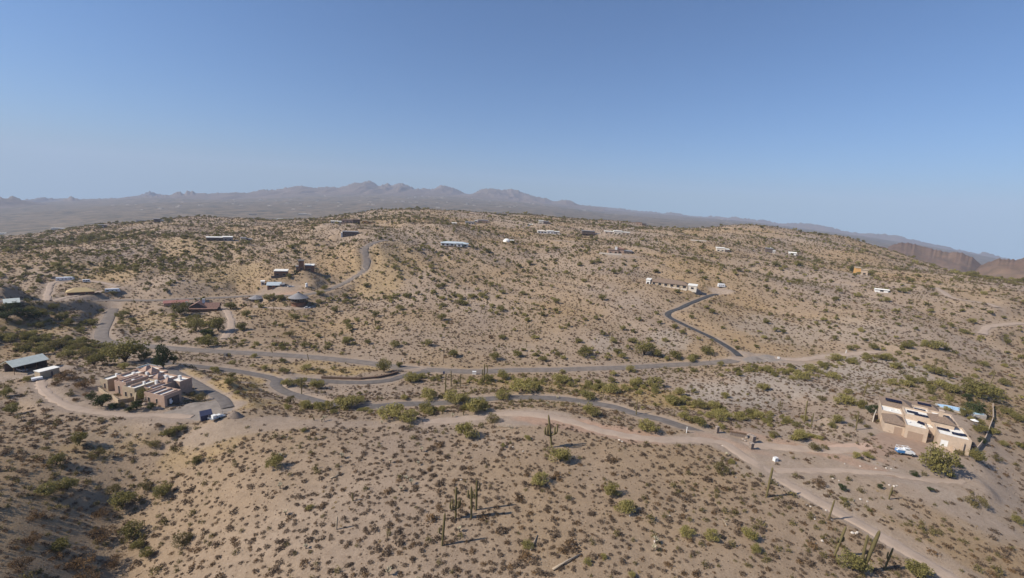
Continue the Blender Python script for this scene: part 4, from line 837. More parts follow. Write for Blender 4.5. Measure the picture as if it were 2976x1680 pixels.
for sx in (-1.9, 2.05):
    for sy in (-1.0, .76):
        wl = MB().tube([(sx, sy, .4), (sx, sy+.24, .4)], .4, 14).build('tyre', 'black_rubber', T); MB().tube([(sx, sy-.01 if sy < 0 else sy+.2, .4), (sx, sy+.03 if sy < 0 else sy+.25, .4)], .2, 10).build('rim', 'steel', wl)
MB().box(2.98, 3.12, -.95, .95, .5, .75).build('bumper', 'steel', T)
for sy in (-.8, .55): MB().box(2.97, 3.03, sy, sy+.25, .82, 1.0).build('headlight', 'glass', T)

# ---- stone gate pillars, sign wall, boxes, posts, poles
def pillar(label, px, py, w_, h_):
    q = at(px, py); T_ = thing('stone_pillar', label, 'pillar', q, .3, None)
    zc = -.4; k_ = 0
    while zc < h_:
        hh = .34; s_ = w_/2*(1+rnd.uniform(-.06, .1)); a = MB()
        a.box(-s_, -.02, -s_, s_, zc, zc+hh-.03); a.build('stone', 'stone', T_)
        a = MB().box(.02, s_, -s_*rnd.uniform(.92, 1), s_, zc, zc+hh-.03); a.build('stone', 'stone', T_); zc += hh; k_ += 1
    MB().box(-w_*.58, w_*.58, -w_*.58, w_*.58, zc, zc+.2).build('cap', 'rock', T_)
pillar('slim stone pillar beside the asphalt driveway end', 2083, 1258, 1.0, 2.2); pillar('stone gate pillar by the heap of boulders', 2186, 1288, 1.3, 2.4); pillar('stone gate pillar on the camera side of the entry', 2182, 1304, 1.2, 1.8)
q = at(2143, 1268); T_ = thing('sign_wall', 'low brown stone entry wall with timber top', 'wall', q, -.25)
for i in range(6):
    for j in range(4): MB().box(-2.6+i*.87+(j % 2)*.12, -2.6+i*.87+.8+(j % 2)*.12, -.3-rnd.uniform(0, .05), .3, -.4+j*.42, -.4+j*.42+.38).build('stone', 'stone', T_)
MB().box(-2.8, 2.9, -.4, .4, 1.28, 1.5).build('cap', 'timber', T_)
def boxthing(nm, label, cat, px, py, w_, d_, h_, mat):
    q = at(px, py); T_ = thing(nm, label, cat, q, rnd.uniform(-.3, .3)); MB().box(-w_/2, w_/2, -d_/2, d_/2, .12, h_).build('cabinet', mat, T_); MB().box(-w_/2-.1, w_/2+.1, -d_/2-.1, d_/2+.1, -.3, .12).build('base', 'concrete', T_); MB().box(-w_/2-.04, w_/2+.04, -d_/2-.04, d_/2+.04, h_, h_+.06).build('lid', mat, T_)
boxthing('utility_box', 'white utility box beside the dirt track fork', 'utility box', 2253, 1340, 1.3, 1.0, 1.2, 'white_wall')
boxthing('utility_box', 'white utility box on the verge of the valley road', 'utility box', 1378, 1088, 2.0, 1.2, 1.6, 'white_wall')
boxthing('utility_box', 'dark utility box by the road near the driveway turn', 'utility box', 1290, 1087, .9, .7, 1.3, 'bin_blue')
boxthing('utility_box', 'dark box on the shoulder above the pueblo house drive', 'utility box', 656, 1036, 1.6, 1.0, 1.8, 'dark_roof')
boxthing('utility_box', 'small white box by the end of the valley road', 'utility box', 2262, 1043, 1.1, .8, 1.2, 'white_wall')
def post(label, px, py, h_, r_, mat='white_wall'):
    q = at(px, py); T_ = thing('marker_post', label, 'post', q); ring(0, 0, r_, -.4, h_, 8).build('shaft', mat, T_); ring(0, 0, r_*1.2, h_, h_+.08, 8).build('cap', mat, T_)
post('white marker post where the driveway meets the dirt track', 1995, 1258, 2.1, .16); post('white post beside the gravel road on the right', 2458, 1028, 2.4, .2); post('short white post on the valley road verge', 1170, 1050, 1.6, .12); post('short white post near the driveway turn', 1247, 1060, 1.6, .12)
def utility_pole(label, px, py, ptop):
    q = at(px, py); h_ = (py-ptop)*mpp(q)/.95; T_ = thing('utility_pole', label, 'pole', q); MB().tube([(0,0,-1),(0,0,h_)], [.17,.11], 8).build('shaft', 'pole_wood', T_)
    MB().box(-1.2, 1.2, -.07, .07, h_-.8, h_-.62).build('crossarm', 'pole_wood', T_)
    for x in (-1.1, 0.0, 1.1): ring(x, 0, .06, h_-.62, h_-.4, 6).build('insulator', 'steel', T_)
utility_pole('brown wooden utility pole beside the valley road', 945, 1021, 966); utility_pole('wooden utility pole near the driveway turn', 1289, 1056, 1006); utility_pole('wooden utility pole beside the compound entrance', 923, 857, 811); utility_pole('wooden utility pole in front of the round house', 796, 919, 884)

# ------------------------------------------------------------------ plants: shapes
def leaf_tris(n_, pos, size, nr, up=.3):
    """n triangles of leaf size around points, turned mostly outwards"""
    c = pos; d = nr.normal(size=(n_, 3)); d[:, 2] += up; d /= np.linalg.norm(d, axis=1)[:, None]
    a = np.cross(d, nr.normal(size=(n_, 3))); a /= np.linalg.norm(a, axis=1)[:, None]; b_ = np.cross(d, a)
    sz = size*nr.uniform(.6, 1.3, (n_, 1))
    V_ = np.stack([c+a*sz, c-a*sz*.5+b_*sz*.8, c-a*sz*.5-b_*sz*.8], 1).reshape(-1, 3)
    return V_, np.arange(n_*3).reshape(-1, 3)
def dome(n_, rx, rz, leaf, seed, fill=.55, z0=.0, lump=.25):
    nr = np.random.default_rng(seed); u = nr.normal(size=(n_, 3)); u[:, 2] = np.abs(u[:, 2]); u /= np.linalg.norm(u, axis=1)[:, None]
    az = np.arctan2(u[:, 1], u[:, 0]); lob = 1+lump*np.sin(az*3+seed)+lump*.6*np.sin(az*5+seed*2)
    rad = nr.uniform(fill, 1, (n_, 1)); p_ = u*rad*np.array([rx, rx, rz])*lob[:, None]; p_[:, 2] += z0
    return leaf_tris(n_, p_, leaf, nr)
def lobed(nl, per, rx, rz, z0, leaf, seed, lr_=.42):
    nr = np.random.default_rng(seed); P_ = []
    for k_ in range(nl):
        a = 2*math.pi*(k_+nr.uniform(-.3, .3))/nl*2.4; q = math.sqrt(nr.uniform(.02, 1))*.72
        cz = z0+rz*nr.uniform(.25, .95)*(1-.45*q); c_ = np.array([math.cos(a)*rx*q, math.sin(a)*rx*q, cz]); r_ = rx*lr_*nr.uniform(.65, 1.15)
        u = nr.normal(size=(per, 3)); u /= np.linalg.norm(u, axis=1)[:, None]
        P_.append(c_+u*nr.uniform(.45, 1, (per, 1))*r_*np.array([1, 1, .75]))
    P_ = np.concatenate(P_); P_[:, 2] = np.maximum(P_[:, 2], .15)
    return leaf_tris(len(P_), P_, leaf, nr)
def npmesh(name, vf, mat):
    v_, f_ = vf; me_ = bpy.data.meshes.new(name); me_.vertices.add(len(v_)); me_.vertices.foreach_set('co', np.asarray(v_, dtype=np.float32).ravel())
    me_.loops.add(len(f_)*3); me_.polygons.add(len(f_)); me_.loops.foreach_set('vertex_index', np.asarray(f_).ravel()); me_.polygons.foreach_set('loop_start', np.arange(len(f_))*3)
    me_.materials.append(MAT[mat]); me_.update(calc_edges=True); return me_
def stems(n_, h_, spread, r_, seed, mat='bark', name='trunk'):
    q = random.Random(seed); b_ = MB(); 
    b_.tube([(0, 0, -.3), (0, 0, .25*h_*.5), (0.05, 0, h_*.3)], [r_*1.5, r_*1.3, r_], 6)
    for k_ in range(n_):
        a = 2*math.pi*k_/n_+q.uniform(-.4, .4); s_ = spread*q.uniform(.5, 1)
        b_.tube([(0, 0, .05), (math.cos(a)*s_*.35, math.sin(a)*s_*.35, h_*.4), (math.cos(a)*s_, math.sin(a)*s_, h_*q.uniform(.8, 1))], [r_, r_*.7, r_*.25], 5)
    return mesh(name, b_.v, b_.f, mat, True)
# crowns are built for a plant 5 m wide
CROWN = {'palo_verde': [npmesh('crown', lobed(17, 105, 2.3, 2.7, .15, .135, 100+k_, .40), 'palo_verde') for k_ in range(5)],
         'mesquite': [npmesh('crown', lobed(17, 105, 2.3, 2.9, .2, .14, 120+k_, .41), 'mesquite') for k_ in range(4)],
         'dark_green': [npmesh('crown', lobed(17, 110, 2.1, 3.4, .3, .14, 140+k_, .46), 'dark_green') for k_ in range(4)],
         'dry_bush': [npmesh('crown', lobed(11, 95, 2.3, 1.9, .15, .12, 160+k_), 'dry_bush') for k_ in range(3)],
         'creosote': [npmesh('crown', lobed(13, 95, 2.2, 2.3, .15, .12, 170+k_), 'creosote') for k_ in range(4)],
         'orange_leaf': [npmesh('crown', lobed(9, 70, 2.0, 3.0, .5, .2, 180), 'orange_leaf')]}
TRUNK = [stems(7, 2.4, 1.5, .07, 200+k_) for k_ in range(4)]
tcount = 0
def tree(name, label, cat, group, p_, wid, tall, kind):
    global tcount
    o = thing(name, label, cat, p_, rnd.uniform(0, 6.28), group); s_ = wid/4.7; o.scale = (s_*rnd.uniform(.92, 1.1), s_*rnd.uniform(.92, 1.1), s_*tall)
    cl_ = CROWN[kind]; link('trunk', TRUNK[tcount % 4], o); link('crown', cl_[tcount % len(cl_)], o); tcount += 1
    return o
KIND = {'p': ('palo_verde_tree', 'palo_verde', 'tree'), 'm': ('mesquite_tree', 'mesquite', 'tree'), 'd': ('evergreen_tree', 'dark_green', 'tree'), 'b': ('desert_bush', 'dry_bush', 'bush'), 'c': ('creosote_bush', 'creosote', 'bush'), 'o': ('citrus_tree', 'orange_leaf', 'tree'), 's': ('clipped_bush', 'dark_green', 'bush')}
# (picture x, y of the foot, width in picture pixels, kind, height factor)
TREES = [(836,1123,45,'p',1),(874,1120,42,'p',1),(920,1129,50,'p',1),(845,1170,42,'c',1),(888,1187,46,'p',.9),(929,1190,46,'p',.9),(1004,1187,72,'p',1),(1044,1172,40,'p',1),(1116,1080,46,'m',1.3),(1160,1068,26,'m',1),(998,1083,26,'c',1),(929,1083,36,'c',.8),
 (1140,1216,88,'p',.9),(1189,1224,70,'p',.9),(1194,1112,50,'p',.9),(1246,1158,60,'p',.9),(1319,1169,78,'p',.8),(1350,1164,42,'p',.9),(1246,1204,42,'p',.9),(1385,1195,74,'p',.9),(1356,1270,82,'p',1),(1431,1227,50,'c',1),(1460,1158,58,'p',.8),(1420,1106,40,'p',.8),(1460,1100,50,'p',.8),
 (1319,1037,38,'m',.9),(1148,1008,32,'m',1),(1246,1005,32,'m',1),(1437,1045,36,'m',1),(1004,1002,30,'m',1),(842,979,40,'c',1),(926,982,22,'m',1),(799,1360,56,'p',1.25),
 (1505,1037,35,'m',.9),(1696,1037,46,'m',1.2),(1806,1040,28,'p',1.1),(1872,1031,60,'m',1.1),(1910,1037,36,'m',1),(1962,1042,42,'m',1),(2008,1051,36,'p',.9),(2054,1031,42,'m',1),(1621,1034,22,'c',1),
 (1517,1138,78,'p',.9),(1551,1129,42,'p',.9),(1627,1112,56,'p',.8),(1771,1141,64,'p',.8),(1705,1158,56,'m',.8),(1849,1120,46,'p',.9),(1901,1123,64,'p',.8),(1973,1149,40,'p',1),(1783,1091,30,'p',.9),(1832,1080,36,'p',.9),(1716,1207,60,'p',1),(1881,1253,64,'p',1),(2031,1236,46,'m',1.1),(1990,1221,50,'p',1),(2074,1190,46,'p',.9),(2094,1219,60,'p',.8),(2149,1219,46,'p',.9),(2210,1219,50,'p',.8),(2175,1080,36,'p',.8),(2216,1132,40,'p',.9),
 (1627,1340,76,'p',1),(1569,1404,62,'p',.9),(1777,1439,56,'p',1.1),(1814,1488,68,'p',1),(2092,1373,60,'c',1),(1993,1557,50,'p',1),(2069,1566,50,'p',1),(2175,1566,54,'p',1),(2196,1604,40,'p',1),(1707,1638,30,'p',.9),(1837,1676,30,'p',.9),(1650,1450,26,'c',1),
 (2431,1230,44,'p',1),(2501,1187,34,'m',1.4),(2454,1175,64,'p',.9),(2388,1164,30,'c',1),(2290,1227,32,'p',1),(2319,1279,60,'p',.8),(2249,1268,36,'c',.9),(2368,1308,46,'c',1),(2397,1305,26,'c',1),(2489,1227,38,'c',1.1),(2844,1158,92,'m',.9),(2882,1152,50,'m',1),(2925,1204,36,'m',1),(2746,1135,60,'p',.9),(2593,1117,36,'p',.9),(2636,1123,36,'p',.9),(2717,1013,60,'m',.7),(2636,1013,40,'m',.8),(2538,1016,30,'m',1),(2356,1077,50,'p',.7),(2428,1048,50,'p',.7),(2480,1057,36,'p',.8),(2578,1040,32,'p',.8),(2327,1100,60,'p',.7),(2420,1100,50,'p',.7),
 (2717,1372,96,'m',1.35),(2700,1266,26,'o',1.4),(2835,1205,56,'d',1),(2847,1256,38,'m',1.1),(2804,1296,38,'d',.8),(2836,1342,46,'m',1.3),(2786,1322,32,'c',1.1),(2896,1340,30,'c',1.3),(2656,1384,28,'s',.8),(2760,1391,28,'s',.9),(2789,1360,20,'s',1),(2446,1424,28,'s',.9),(2558,1420,20,'s',1),(2703,1428,20,'s',.9),(2379,1408,42,'b',1),(2449,1456,24,'m',1),(2838,1470,60,'c',1),(2477,1658,84,'m',1),(2665,1680,76,'m',1),(2957,1520,38,'m',1),(2489,1331,30,'p',1),(2521,1331,36,'p',1),(2518,1242,22,'c',.9),(2472,1239,19,'c',1),(2460,1268,19,'c',1),(2530,1265,19,'c',.8),(2581,1253,22,'b',1),(2391,1273,26,'b',.9),(2530,1200,30,'d',1.1),(2546,1190,20,'d',1),(2770,1140,30,'d',.8),(2810,1165,34,'d',.9),(2850,1290,26,'d',1.1),
 (364,1052,110,'m',1.0),(274,1062,64,'m',.9),(320,1040,60,'m',1),(474,1072,54,'d',1.9),(505,1060,26,'d',1.5),(455,1066,28,'d',1.6),(188,1100,52,'b',1.1),(245,1125,56,'b',1.1),(297,1182,56,'d',.9),(266,1160,28,'d',1.2),(398,1190,40,'d',.9),(439,1190,28,'s',1.1),(419,1164,40,'m',1.5),(580,1165,46,'c',1),(546,1140,42,'c',.9),(35,1202,42,'m',1.2),(17,1152,38,'m',1.1),(231,1294,50,'m',1.3),(165,1352,46,'m',1.4),(286,1327,46,'c',1.1),(450,1299,46,'c',.9),(491,1270,50,'m',.9),(520,1255,40,'m',.9),(292,1226,26,'c',1),(459,1241,26,'b',1),
 (205,1150,26,'c',1),(222,1165,22,'b',1),(330,1188,30,'d',.8),(352,1184,26,'c',.9),(375,1196,26,'d',.8),(250,1150,24,'b',1),(160,1120,36,'b',1),(210,1105,40,'b',1),(500,1120,30,'c',.9),(520,1112,26,'d',.7),(560,1150,30,'c',.9),(480,1100,26,'d',.8),(310,1160,22,'o',.9),(340,1150,20,'c',.8),(120,1030,50,'m',.8),(200,1040,50,'m',.8),(240,1035,46,'c',.9),(420,1045,40,'m',1),(80,1015,50,'c',.8),(156,1013,62,'c',.8),(231,1013,52,'c',.8),(676,1000,26,'c',1),(136,1440,60,'m',1),(196,1424,60,'m',1),(355,1476,80,'m',.9),(422,1424,52,'c',.9),(474,1441,66,'m',.9),(384,1554,60,'m',1),(531,1582,64,'c',1),(401,1592,42,'m',1),(430,1620,48,'m',1),(107,1507,50,'b',1),(95,1580,60,'b',1),(231,1646,80,'b',1),(300,1560,70,'b',.9),(330,1640,60,'b',.9),(180,1600,60,'m',.9),(290,1500,50,'b',.9),(60,1650,70,'b',.9),(330,1430,50,'c',.9),(250,1690,80,'b',.9),
 (355,922,40,'m',.9),(523,914,60,'m',1),(569,963,50,'m',1.3),(635,963,56,'m',1.2),(670,899,36,'m',1.1),(716,920,30,'m',1.1),(156,899,28,'m',1),(9,914,52,'d',.9),(60,922,50,'d',.8),(100,927,44,'d',.8),(20,932,50,'d',.8),(45,900,40,'d',.9),(120,912,40,'c',.8),(185,925,32,'m',1),(606,1006,52,'m',.9),(700,960,36,'m',1),(600,980,40,'d',.8),
 (972,907,28,'m',1.1),(860,933,28,'m',1.2),(1024,887,26,'m',1),(1163,901,28,'m',1),(1093,919,30,'m',.9),(1284,930,32,'m',1),(1018,959,28,'m',1.1),(943,841,24,'m',.9),(1064,835,24,'m',.9),(1275,838,24,'m',.9),(1340,869,28,'p',.9),(1370,866,28,'p',.9),(1400,863,28,'p',.9),(1455,905,28,'m',1),(780,875,36,'m',.9),(815,872,30,'m',.9),(760,895,24,'m',.9),(1905,826,22,'m',1.2),(1940,826,20,'m',1.2),(1978,828,26,'m',1.1),(2475,792,16,'d',1.6),(2530,800,24,'m',1),(1490,700,14,'b',1),(860,798,18,'d',1),(840,808,22,'m',1),(1200,620,8,'m',1)]
WORD = {'p': 'yellow-green palo verde', 'm': 'olive green mesquite', 'd': 'dark evergreen', 'b': 'brown leafless bush', 'c': 'dull green creosote bush', 'o': 'orange-leaved tree', 's': 'clipped dark bush'}
GRPP = {'p': 'palo verde trees on the desert floor', 'm': 'mesquite trees on the slopes', 'd': 'dark evergreen trees around the houses', 'b': 'brown bushes in the ravine', 'c': 'creosote bushes on the slopes', 'o': None, 's': 'clipped dark bushes by the right hand house'}
SPECIAL = {(2717,1372): 'large bushy green mesquite tree beside the service truck', (2700,1266): 'small orange-leaved tree in the wall recess of the solar panel house', (364,1052): 'big spreading mesquite tree behind the pueblo house', (474,1072): 'tall dark evergreen tree beside the dark blue pool', (419,1164): 'upright green tree against the pueblo house front', (799,1360): 'lone tall palo verde tree on the open near slope left of the saguaros', (1356,1270): 'large pale palo verde tree on the dirt track edge with a dead branch pile', (1627,1340): 'pale palo verde tree at the foot of the many-armed saguaro', (1116,1080): 'dark green mesquite in the driveway cut', (1881,1253): 'rounded palo verde tree left of the white marker post', (2477,1658): 'green mesquite tree among the leaning saguaros', (2665,1680): 'green mesquite tree on the lower edge of the diagonal dirt track', (2475,792): 'dark tree beside the yellow villa', (1716,1207): 'rounded palo verde tree between the driveway and the graded dirt'}
EXTRA = {'p': 'standing in open desert', 'm': 'standing among low shrubs', 'd': 'standing close to a house', 'b': 'standing in rough ground', 'c': 'standing among low shrubs', 'o': '', 's': 'on the bank below a house'}
NEARBY = [('beside the winding asphalt driveway', 0, LINES[2][4], 11), ('beside the valley road', 0, LINES[0][4], 16), ('beside the crest dirt track', 0, LINES[6][4], 10), ('beside the diagonal dirt track', 0, LINES[7][4], 10), ('below the solar panel house', 0, LINES[8][4], 10), ('beside the zigzag dark driveway', 0, LINES[5][4], 18), ('beside the climbing road near the round house', 0, LINES[1][4], 22), ('beside the pueblo house drive', 0, LINES[3][4]+LINES[4][4]+LINES[9][4], 12)]
NEARBY = [(a_, np.array([(q.x, q.y) for q in l_]), d_) for a_, _, l_, d_ in NEARBY]
SPOTS = [('near the four grouped saguaros', at(1340, 1500), 16), ('near the leaning saguaros', at(2500, 1620), 18), ('around the solar panel house', at(2700, 1200), 34), ('around the pueblo house', at(390, 1130), 34), ('in the dark ravine below the pueblo house', at(330, 1560), 40), ('around the red roofed house', at(590, 910), 36), ('around the long ranch house', at(1955, 836), 50), ('on the pale stony slope beyond the wash', at(2250, 1110), 60), ('on the near slope left of the saguaros', at(1000, 1500), 45), ('on the near slope between saguaros and diagonal track', at(1900, 1500), 60)]
def where(x, y, d0):
    for a_, q_, r_ in SPOTS[:2]:
        if (q_.x-x)**2+(q_.y-y)**2 < r_*r_: return a_
    for a_, S_, r_ in NEARBY:
        if ((S_[:, 0]-x)**2+(S_[:, 1]-y)**2).min() < r_*r_: return a_
    for a_, q_, r_ in SPOTS[2:]:
        if (q_.x-x)**2+(q_.y-y)**2 < r_*r_: return a_
    r_ = math.hypot(x, y)
    if r_ < 165: return 'on the near stony slope'
    if r_ < 300: return 'in the wash behind the crest track'
    if r_ < 520: return 'on the slope above the valley road'
    return 'on the upper hillside among the scattered houses'
def sizew(w_): return 'small ' if w_ < 3.6 else ('large ' if w_ > 6.5 else '')
taken = []
for px, py, wp, kd, tl in TREES:
    q = at(px, py); nm, cr, cat = KIND[kd]; sp_ = SPECIAL.get((px, py)); wid = wp*mpp(q)*1.0
    tree(nm, sp_ or sizew(wid)+WORD[kd]+(' tree ' if kd in 'pmd' else ' ')+where(q.x, q.y, 0), cat, None if sp_ else GRPP[kd], q, wid, tl, cr); taken.append((q.x, q.y, wid/2))

# ------------------------------------------------------------------ saguaros
def column(h_, r_, seg=20, rings=9, lean=(0, 0)):
    v_ = []; f_ = []
    prof = [(0, .78), (.12, .86), (.3, .95), (.5, 1.02), (.7, 1.0), (.86, .92), (.94, .78), (.985, .45), (1, .08)]
    for z_, k_ in prof:
        for j in range(seg):
            a = 2*math.pi*j/seg; rr2 = r_*k_*(1.0 if j % 2 else .84); v_.append((math.cos(a)*rr2+lean[0]*z_*h_, math.sin(a)*rr2+lean[1]*z_*h_, z_*h_-(.3 if z_ == 0 else 0)))
    for i in range(len(prof)-1):
        for j in range(seg): f_.append((i*seg+j, i*seg+(j+1) % seg, (i+1)*seg+(j+1) % seg, (i+1)*seg+j))
    f_.append(tuple((len(prof)-1)*seg+j for j in range(seg))); return v_, f_
def arm_tube(z_, a, out, up, r_):
    c_, s_ = math.cos(a), math.sin(a); b_ = MB()
    pts = [(0, 0, z_), (c_*out*.6, s_*out*.6, z_+.02*up), (c_*out*.95, s_*out*.95, z_+.14*up), (c_*out*1.05, s_*out*1.05, z_+.4*up), (c_*out, s_*out, z_+.8*up), (c_*out, s_*out, z_+.95*up), (c_*out, s_*out, z_+up)]
    return b_.tube(pts, [r_*.75, r_*.85, r_, r_, r_*.95, r_*.7, r_*.15], 10)
def saguaro(label, px, py, tpx, tpy, arms=(), group=None, mat='saguaro_skin', rf=.034):
    q = at(px, py); d = ray(tpx, tpy); base = Vector((q.x, q.y, 0)).length
    # top: where the sight line through the tip passes the plane of the plant
    nrm_ = Vector((q.x, q.y, 0)).normalized(); t_ = base/ (d.x*nrm_.x+d.y*nrm_.y); top = Vector((0, 0, ZC))+d*t_
    h_ = top.z-q.z; lean = ((top.x-q.x)/h_, (top.y-q.y)/h_); lean = tuple(max(-.16, min(.16, l_)) for l_ in lean)
    T_ = thing('saguaro', label, 'cactus', q, 0, group); r_ = max(.2, rf*h_)
    v_, f_ = column(h_, r_, lean=lean); link('stem', mesh('stem', v_, f_, mat, True), T_)
    for z_, a, out, up in arms:
        o = arm_tube(0, R(a), out*h_*.1+r_, up*h_, r_*.72).build('arm', mat, T_, True); o.location = (lean[0]*z_*h_, lean[1]*z_*h_, z_*h_)
    return T_
SG = 'slender armless saguaros standing in the desert'; SL = 'slender armless saguaro standing in open desert'
saguaro('tall saguaro with one low upturned arm at left, frontmost of four', 1285, 1586, 1293, 1491, [(.36,180,.7,.2)])
saguaro('saguaro with a candelabra of short arms, beside three others', 1324, 1508, 1326, 1414, [(.28,180,1.2,.24),(.34,0,.8,.3),(.3,210,.7,.2),(.32,150,.9,.26),(.38,330,.5,.22)])
saguaro('saguaro with an upturned arm on each side', 1370, 1506, 1370, 1413, [(.62,180,.6,.26),(.66,0,.9,.2)])
saguaro('tall saguaro with a single arm hugging its right side', 1384, 1482, 1386, 1393, [(.66,10,.5,.22)])
saguaro('big saguaro with many tall arms beside the graded dirt', 1603, 1300, 1593, 1205, [(.36,180,1.3,.26),(.4,0,1.5,.34),(.38,215,.9,.3),(.42,320,1.1,.28),(.44,150,.6,.22)])
saguaro('leaning saguaro beside the diagonal dirt track near the white box', 2227, 1445, 2246, 1358, [(.45,0,.5,.16)]); saguaro('slim leaning saguaro at the edge of the diagonal dirt track', 2408, 1510, 2426, 1452); saguaro('short saguaro on the bank between the two dirt tracks', 2583, 1451, 2594, 1415, [(.4,0,.5,.3)])
saguaro('leaning saguaro with two stubby arms left of the green mesquite', 2424, 1617, 2459, 1529, [(.48,180,.4,.14),(.5,0,.5,.14)]); saguaro('tall double saguaro leaning over the green mesquite', 2505, 1662, 2557, 1542, [(.25,190,.7,.62)]); saguaro('pale saguaro right of the double saguaro', 2570, 1656, 2596, 1592, [(.5,180,.4,.3)])
saguaro('small young saguaro with a sharp shadow on the near slope', 1026, 1456, 1024, 1432, rf=.08); saguaro('dead club-shaped saguaro stump on the near slope', 978, 1539, 980, 1501, (), None, 'deadwood', .05)
saguaro('saguaro left of the many-armed one by the valley road', 1294, 1141, 1296, 1087); saguaro('saguaro with drooping arms between two plain ones by the valley road', 1311, 1125, 1311, 1077, [(.55,180,1.0,.24),(.5,0,.7,.3)]); saguaro('plain saguaro right of the drooping-armed one', 1337, 1129, 1338, 1087)
saguaro('tall saguaro with parallel arm by the white utility box', 1406, 1112, 1408, 1057, [(.45,0,1.2,.5),(.4,180,.6,.3)]); saguaro('tall saguaro in the bend of the driveway', 877, 1146, 875, 1099, [(.6,180,.4,.2)]); saguaro('armed saguaro at the edge of the driveway, its shadow across the asphalt', 1849, 1207, 1852, 1162, [(.35,180,1.0,.35)])
saguaro('saguaro against a palo verde in the wash', 1753, 1155, 1755, 1120, [(.4,0,.5,.2)]); saguaro('cluster saguaro with tall parallel arms on the right slope', 2265, 1196, 2269, 1164, [(.2,180,1.2,.6),(.2,0,1.2,.7)])
saguaro('tall pale saguaro left of the solar panel house', 2487, 1250, 2496, 1198); saguaro('tall dark saguaro in the palo verdes left of the drive', 2356, 1245, 2365, 1200, [(.5,180,.4,.3)]); saguaro('very tall thin saguaro on the slope above the drive', 2337, 1228, 2347, 1164)
for px, py, tp in [(2087,1227,1205),(1463,1107,1081),(897,1048,1028),(792,1027,1016),(1286,1204,1188),(1347,1206,1193),(913,1222,1213),(1177,1152,1139),(2509,1152,1112),(1080,872,860),(1134,872,851),(1186,868,845),(1251,868,848),(1092,949,915),(1118,923,900),(1262,932,903),(1033,712,696),(984,707,692),(972,814,797),(1795,848,836),(1612,822,805),(1573,802,785),(1862,923,900),(1572,930,900),(1530,1010,995),(1530,955,940),(1642,1035,1020),(2068,1005,992),(2062,1050,1030),(2880,1112,1080),(2640,1128,1108),(2545,1120,1105),(2560,1118,1100),(2350,1100,1085),(2160,855,843),(705,760,745),(640,810,795),(430,972,955),(760,950,935),(1445,830,815),(1700,760,748),(2300,860,845),(2400,900,886),(1900,770,758),(1990,760,748),(2590,780,770),(2650,850,838),(1425,845,830),(1560,700,690),(400,955,940),(2070,1000,985),(1060,905,890)]:
    q = at(px, py); saguaro('slender armless saguaro '+where(q.x, q.y, 0), px, py, px+(px-1488)*.004*(py-tp)/12, tp, (), SG)
# ------------------------------------------------------------------ small single things on the near ground
def cholla(px, py, sc_=1.0):
    q = at(px, py); b_ = MB(); T_ = thing('cholla_cactus', 'pale bristly cholla cactus '+where(q.x, q.y, 0), 'cactus', q, rnd.uniform(0, 6), 'pale cholla cacti')
    b_.tube([(0,0,-.2),(0,0,.5*sc_),(.05,0,.9*sc_)], [.12,.11,.09], 7).build('trunk', 'bark', T_)
    for k_ in range(7):
        a = k_*.9; z_ = (.6+.07*k_)*sc_; MB().tube([(0,0,z_),(math.cos(a)*.3*sc_,math.sin(a)*.3*sc_,z_+.2*sc_),(math.cos(a)*.5*sc_,math.sin(a)*.5*sc_,z_+.5*sc_)], [.1,.15,.08], 7).build('branch', 'cholla', T_, True)
for px, py in [(815,1330),(1225,1313),(1180,1398),(1195,1408),(1165,1428),(814,1420),(994,1332),(1135,1345),(1215,1352),(935,1226),(942,1222),(1096,1195),(1104,1198),(1110,1232),(1316,1213),(1590,1180),(1680,1182),(1620,1160),(889,1595),(1335,1545),(830,1497),(1130,1672),(1900,1600),(2110,1325),(1905,1580)]: cholla(px, py, rnd.uniform(.8, 1.3))
def boulder_mesh(seed):
    nr = random.Random(seed); v_ = []; f_ = []
    for i in range(5):
        for k_ in range(8):
            a = math.pi*(i+.5)/5-math.pi/2; r_ = math.cos(a)*nr.uniform(.8, 1.1); v_.append((r_*math.cos(k_*math.pi/4), r_*math.sin(k_*math.pi/4)*.8, math.sin(a)*.62*nr.uniform(.85, 1.1)+.35))
    for i in range(4):
        for k_ in range(8): f_.append((i*8+k_, i*8+(k_+1) % 8, (i+1)*8+(k_+1) % 8, (i+1)*8+k_))
    f_ += [tuple(range(7, -1, -1)), tuple(range(32, 40))]; return v_, f_
BLD = [mesh('boulder', *boulder_mesh(k_), 'rock') for k_ in range(5)]; BLP = [mesh('boulder', *boulder_mesh(k_+20), 'pale_rock') for k_ in range(4)]
def boulder(lb, grp, px, py, sc_, pale_=False):
    q = at(px, py); o = link('boulder', (BLP if pale_ else BLD)[rnd.randrange(4)]); o.location = q; o.scale = (sc_, sc_, sc_*.9); o.rotation_euler = (0, 0, rnd.uniform(0, 6)); return tag(o, lb, 'boulder', grp)
for px, py, sc_ in [(2168,1272,.8),(2174,1268,.9),(2160,1278,.6),(2180,1266,.9),(2190,1276,.7),(2166,1282,.5)]: boulder('pale boulder heaped at the stone gate', 'boulders heaped at the stone gate', px, py, sc_)
for px, py, sc_ in [(405,1174,.9),(420,1176,.9),(448,1187,.9),(458,1188,.9),(468,1189,.8)]: boulder('pale pink boulder along the drive below the pueblo house', 'boulders below the pueblo house', px, py, sc_)
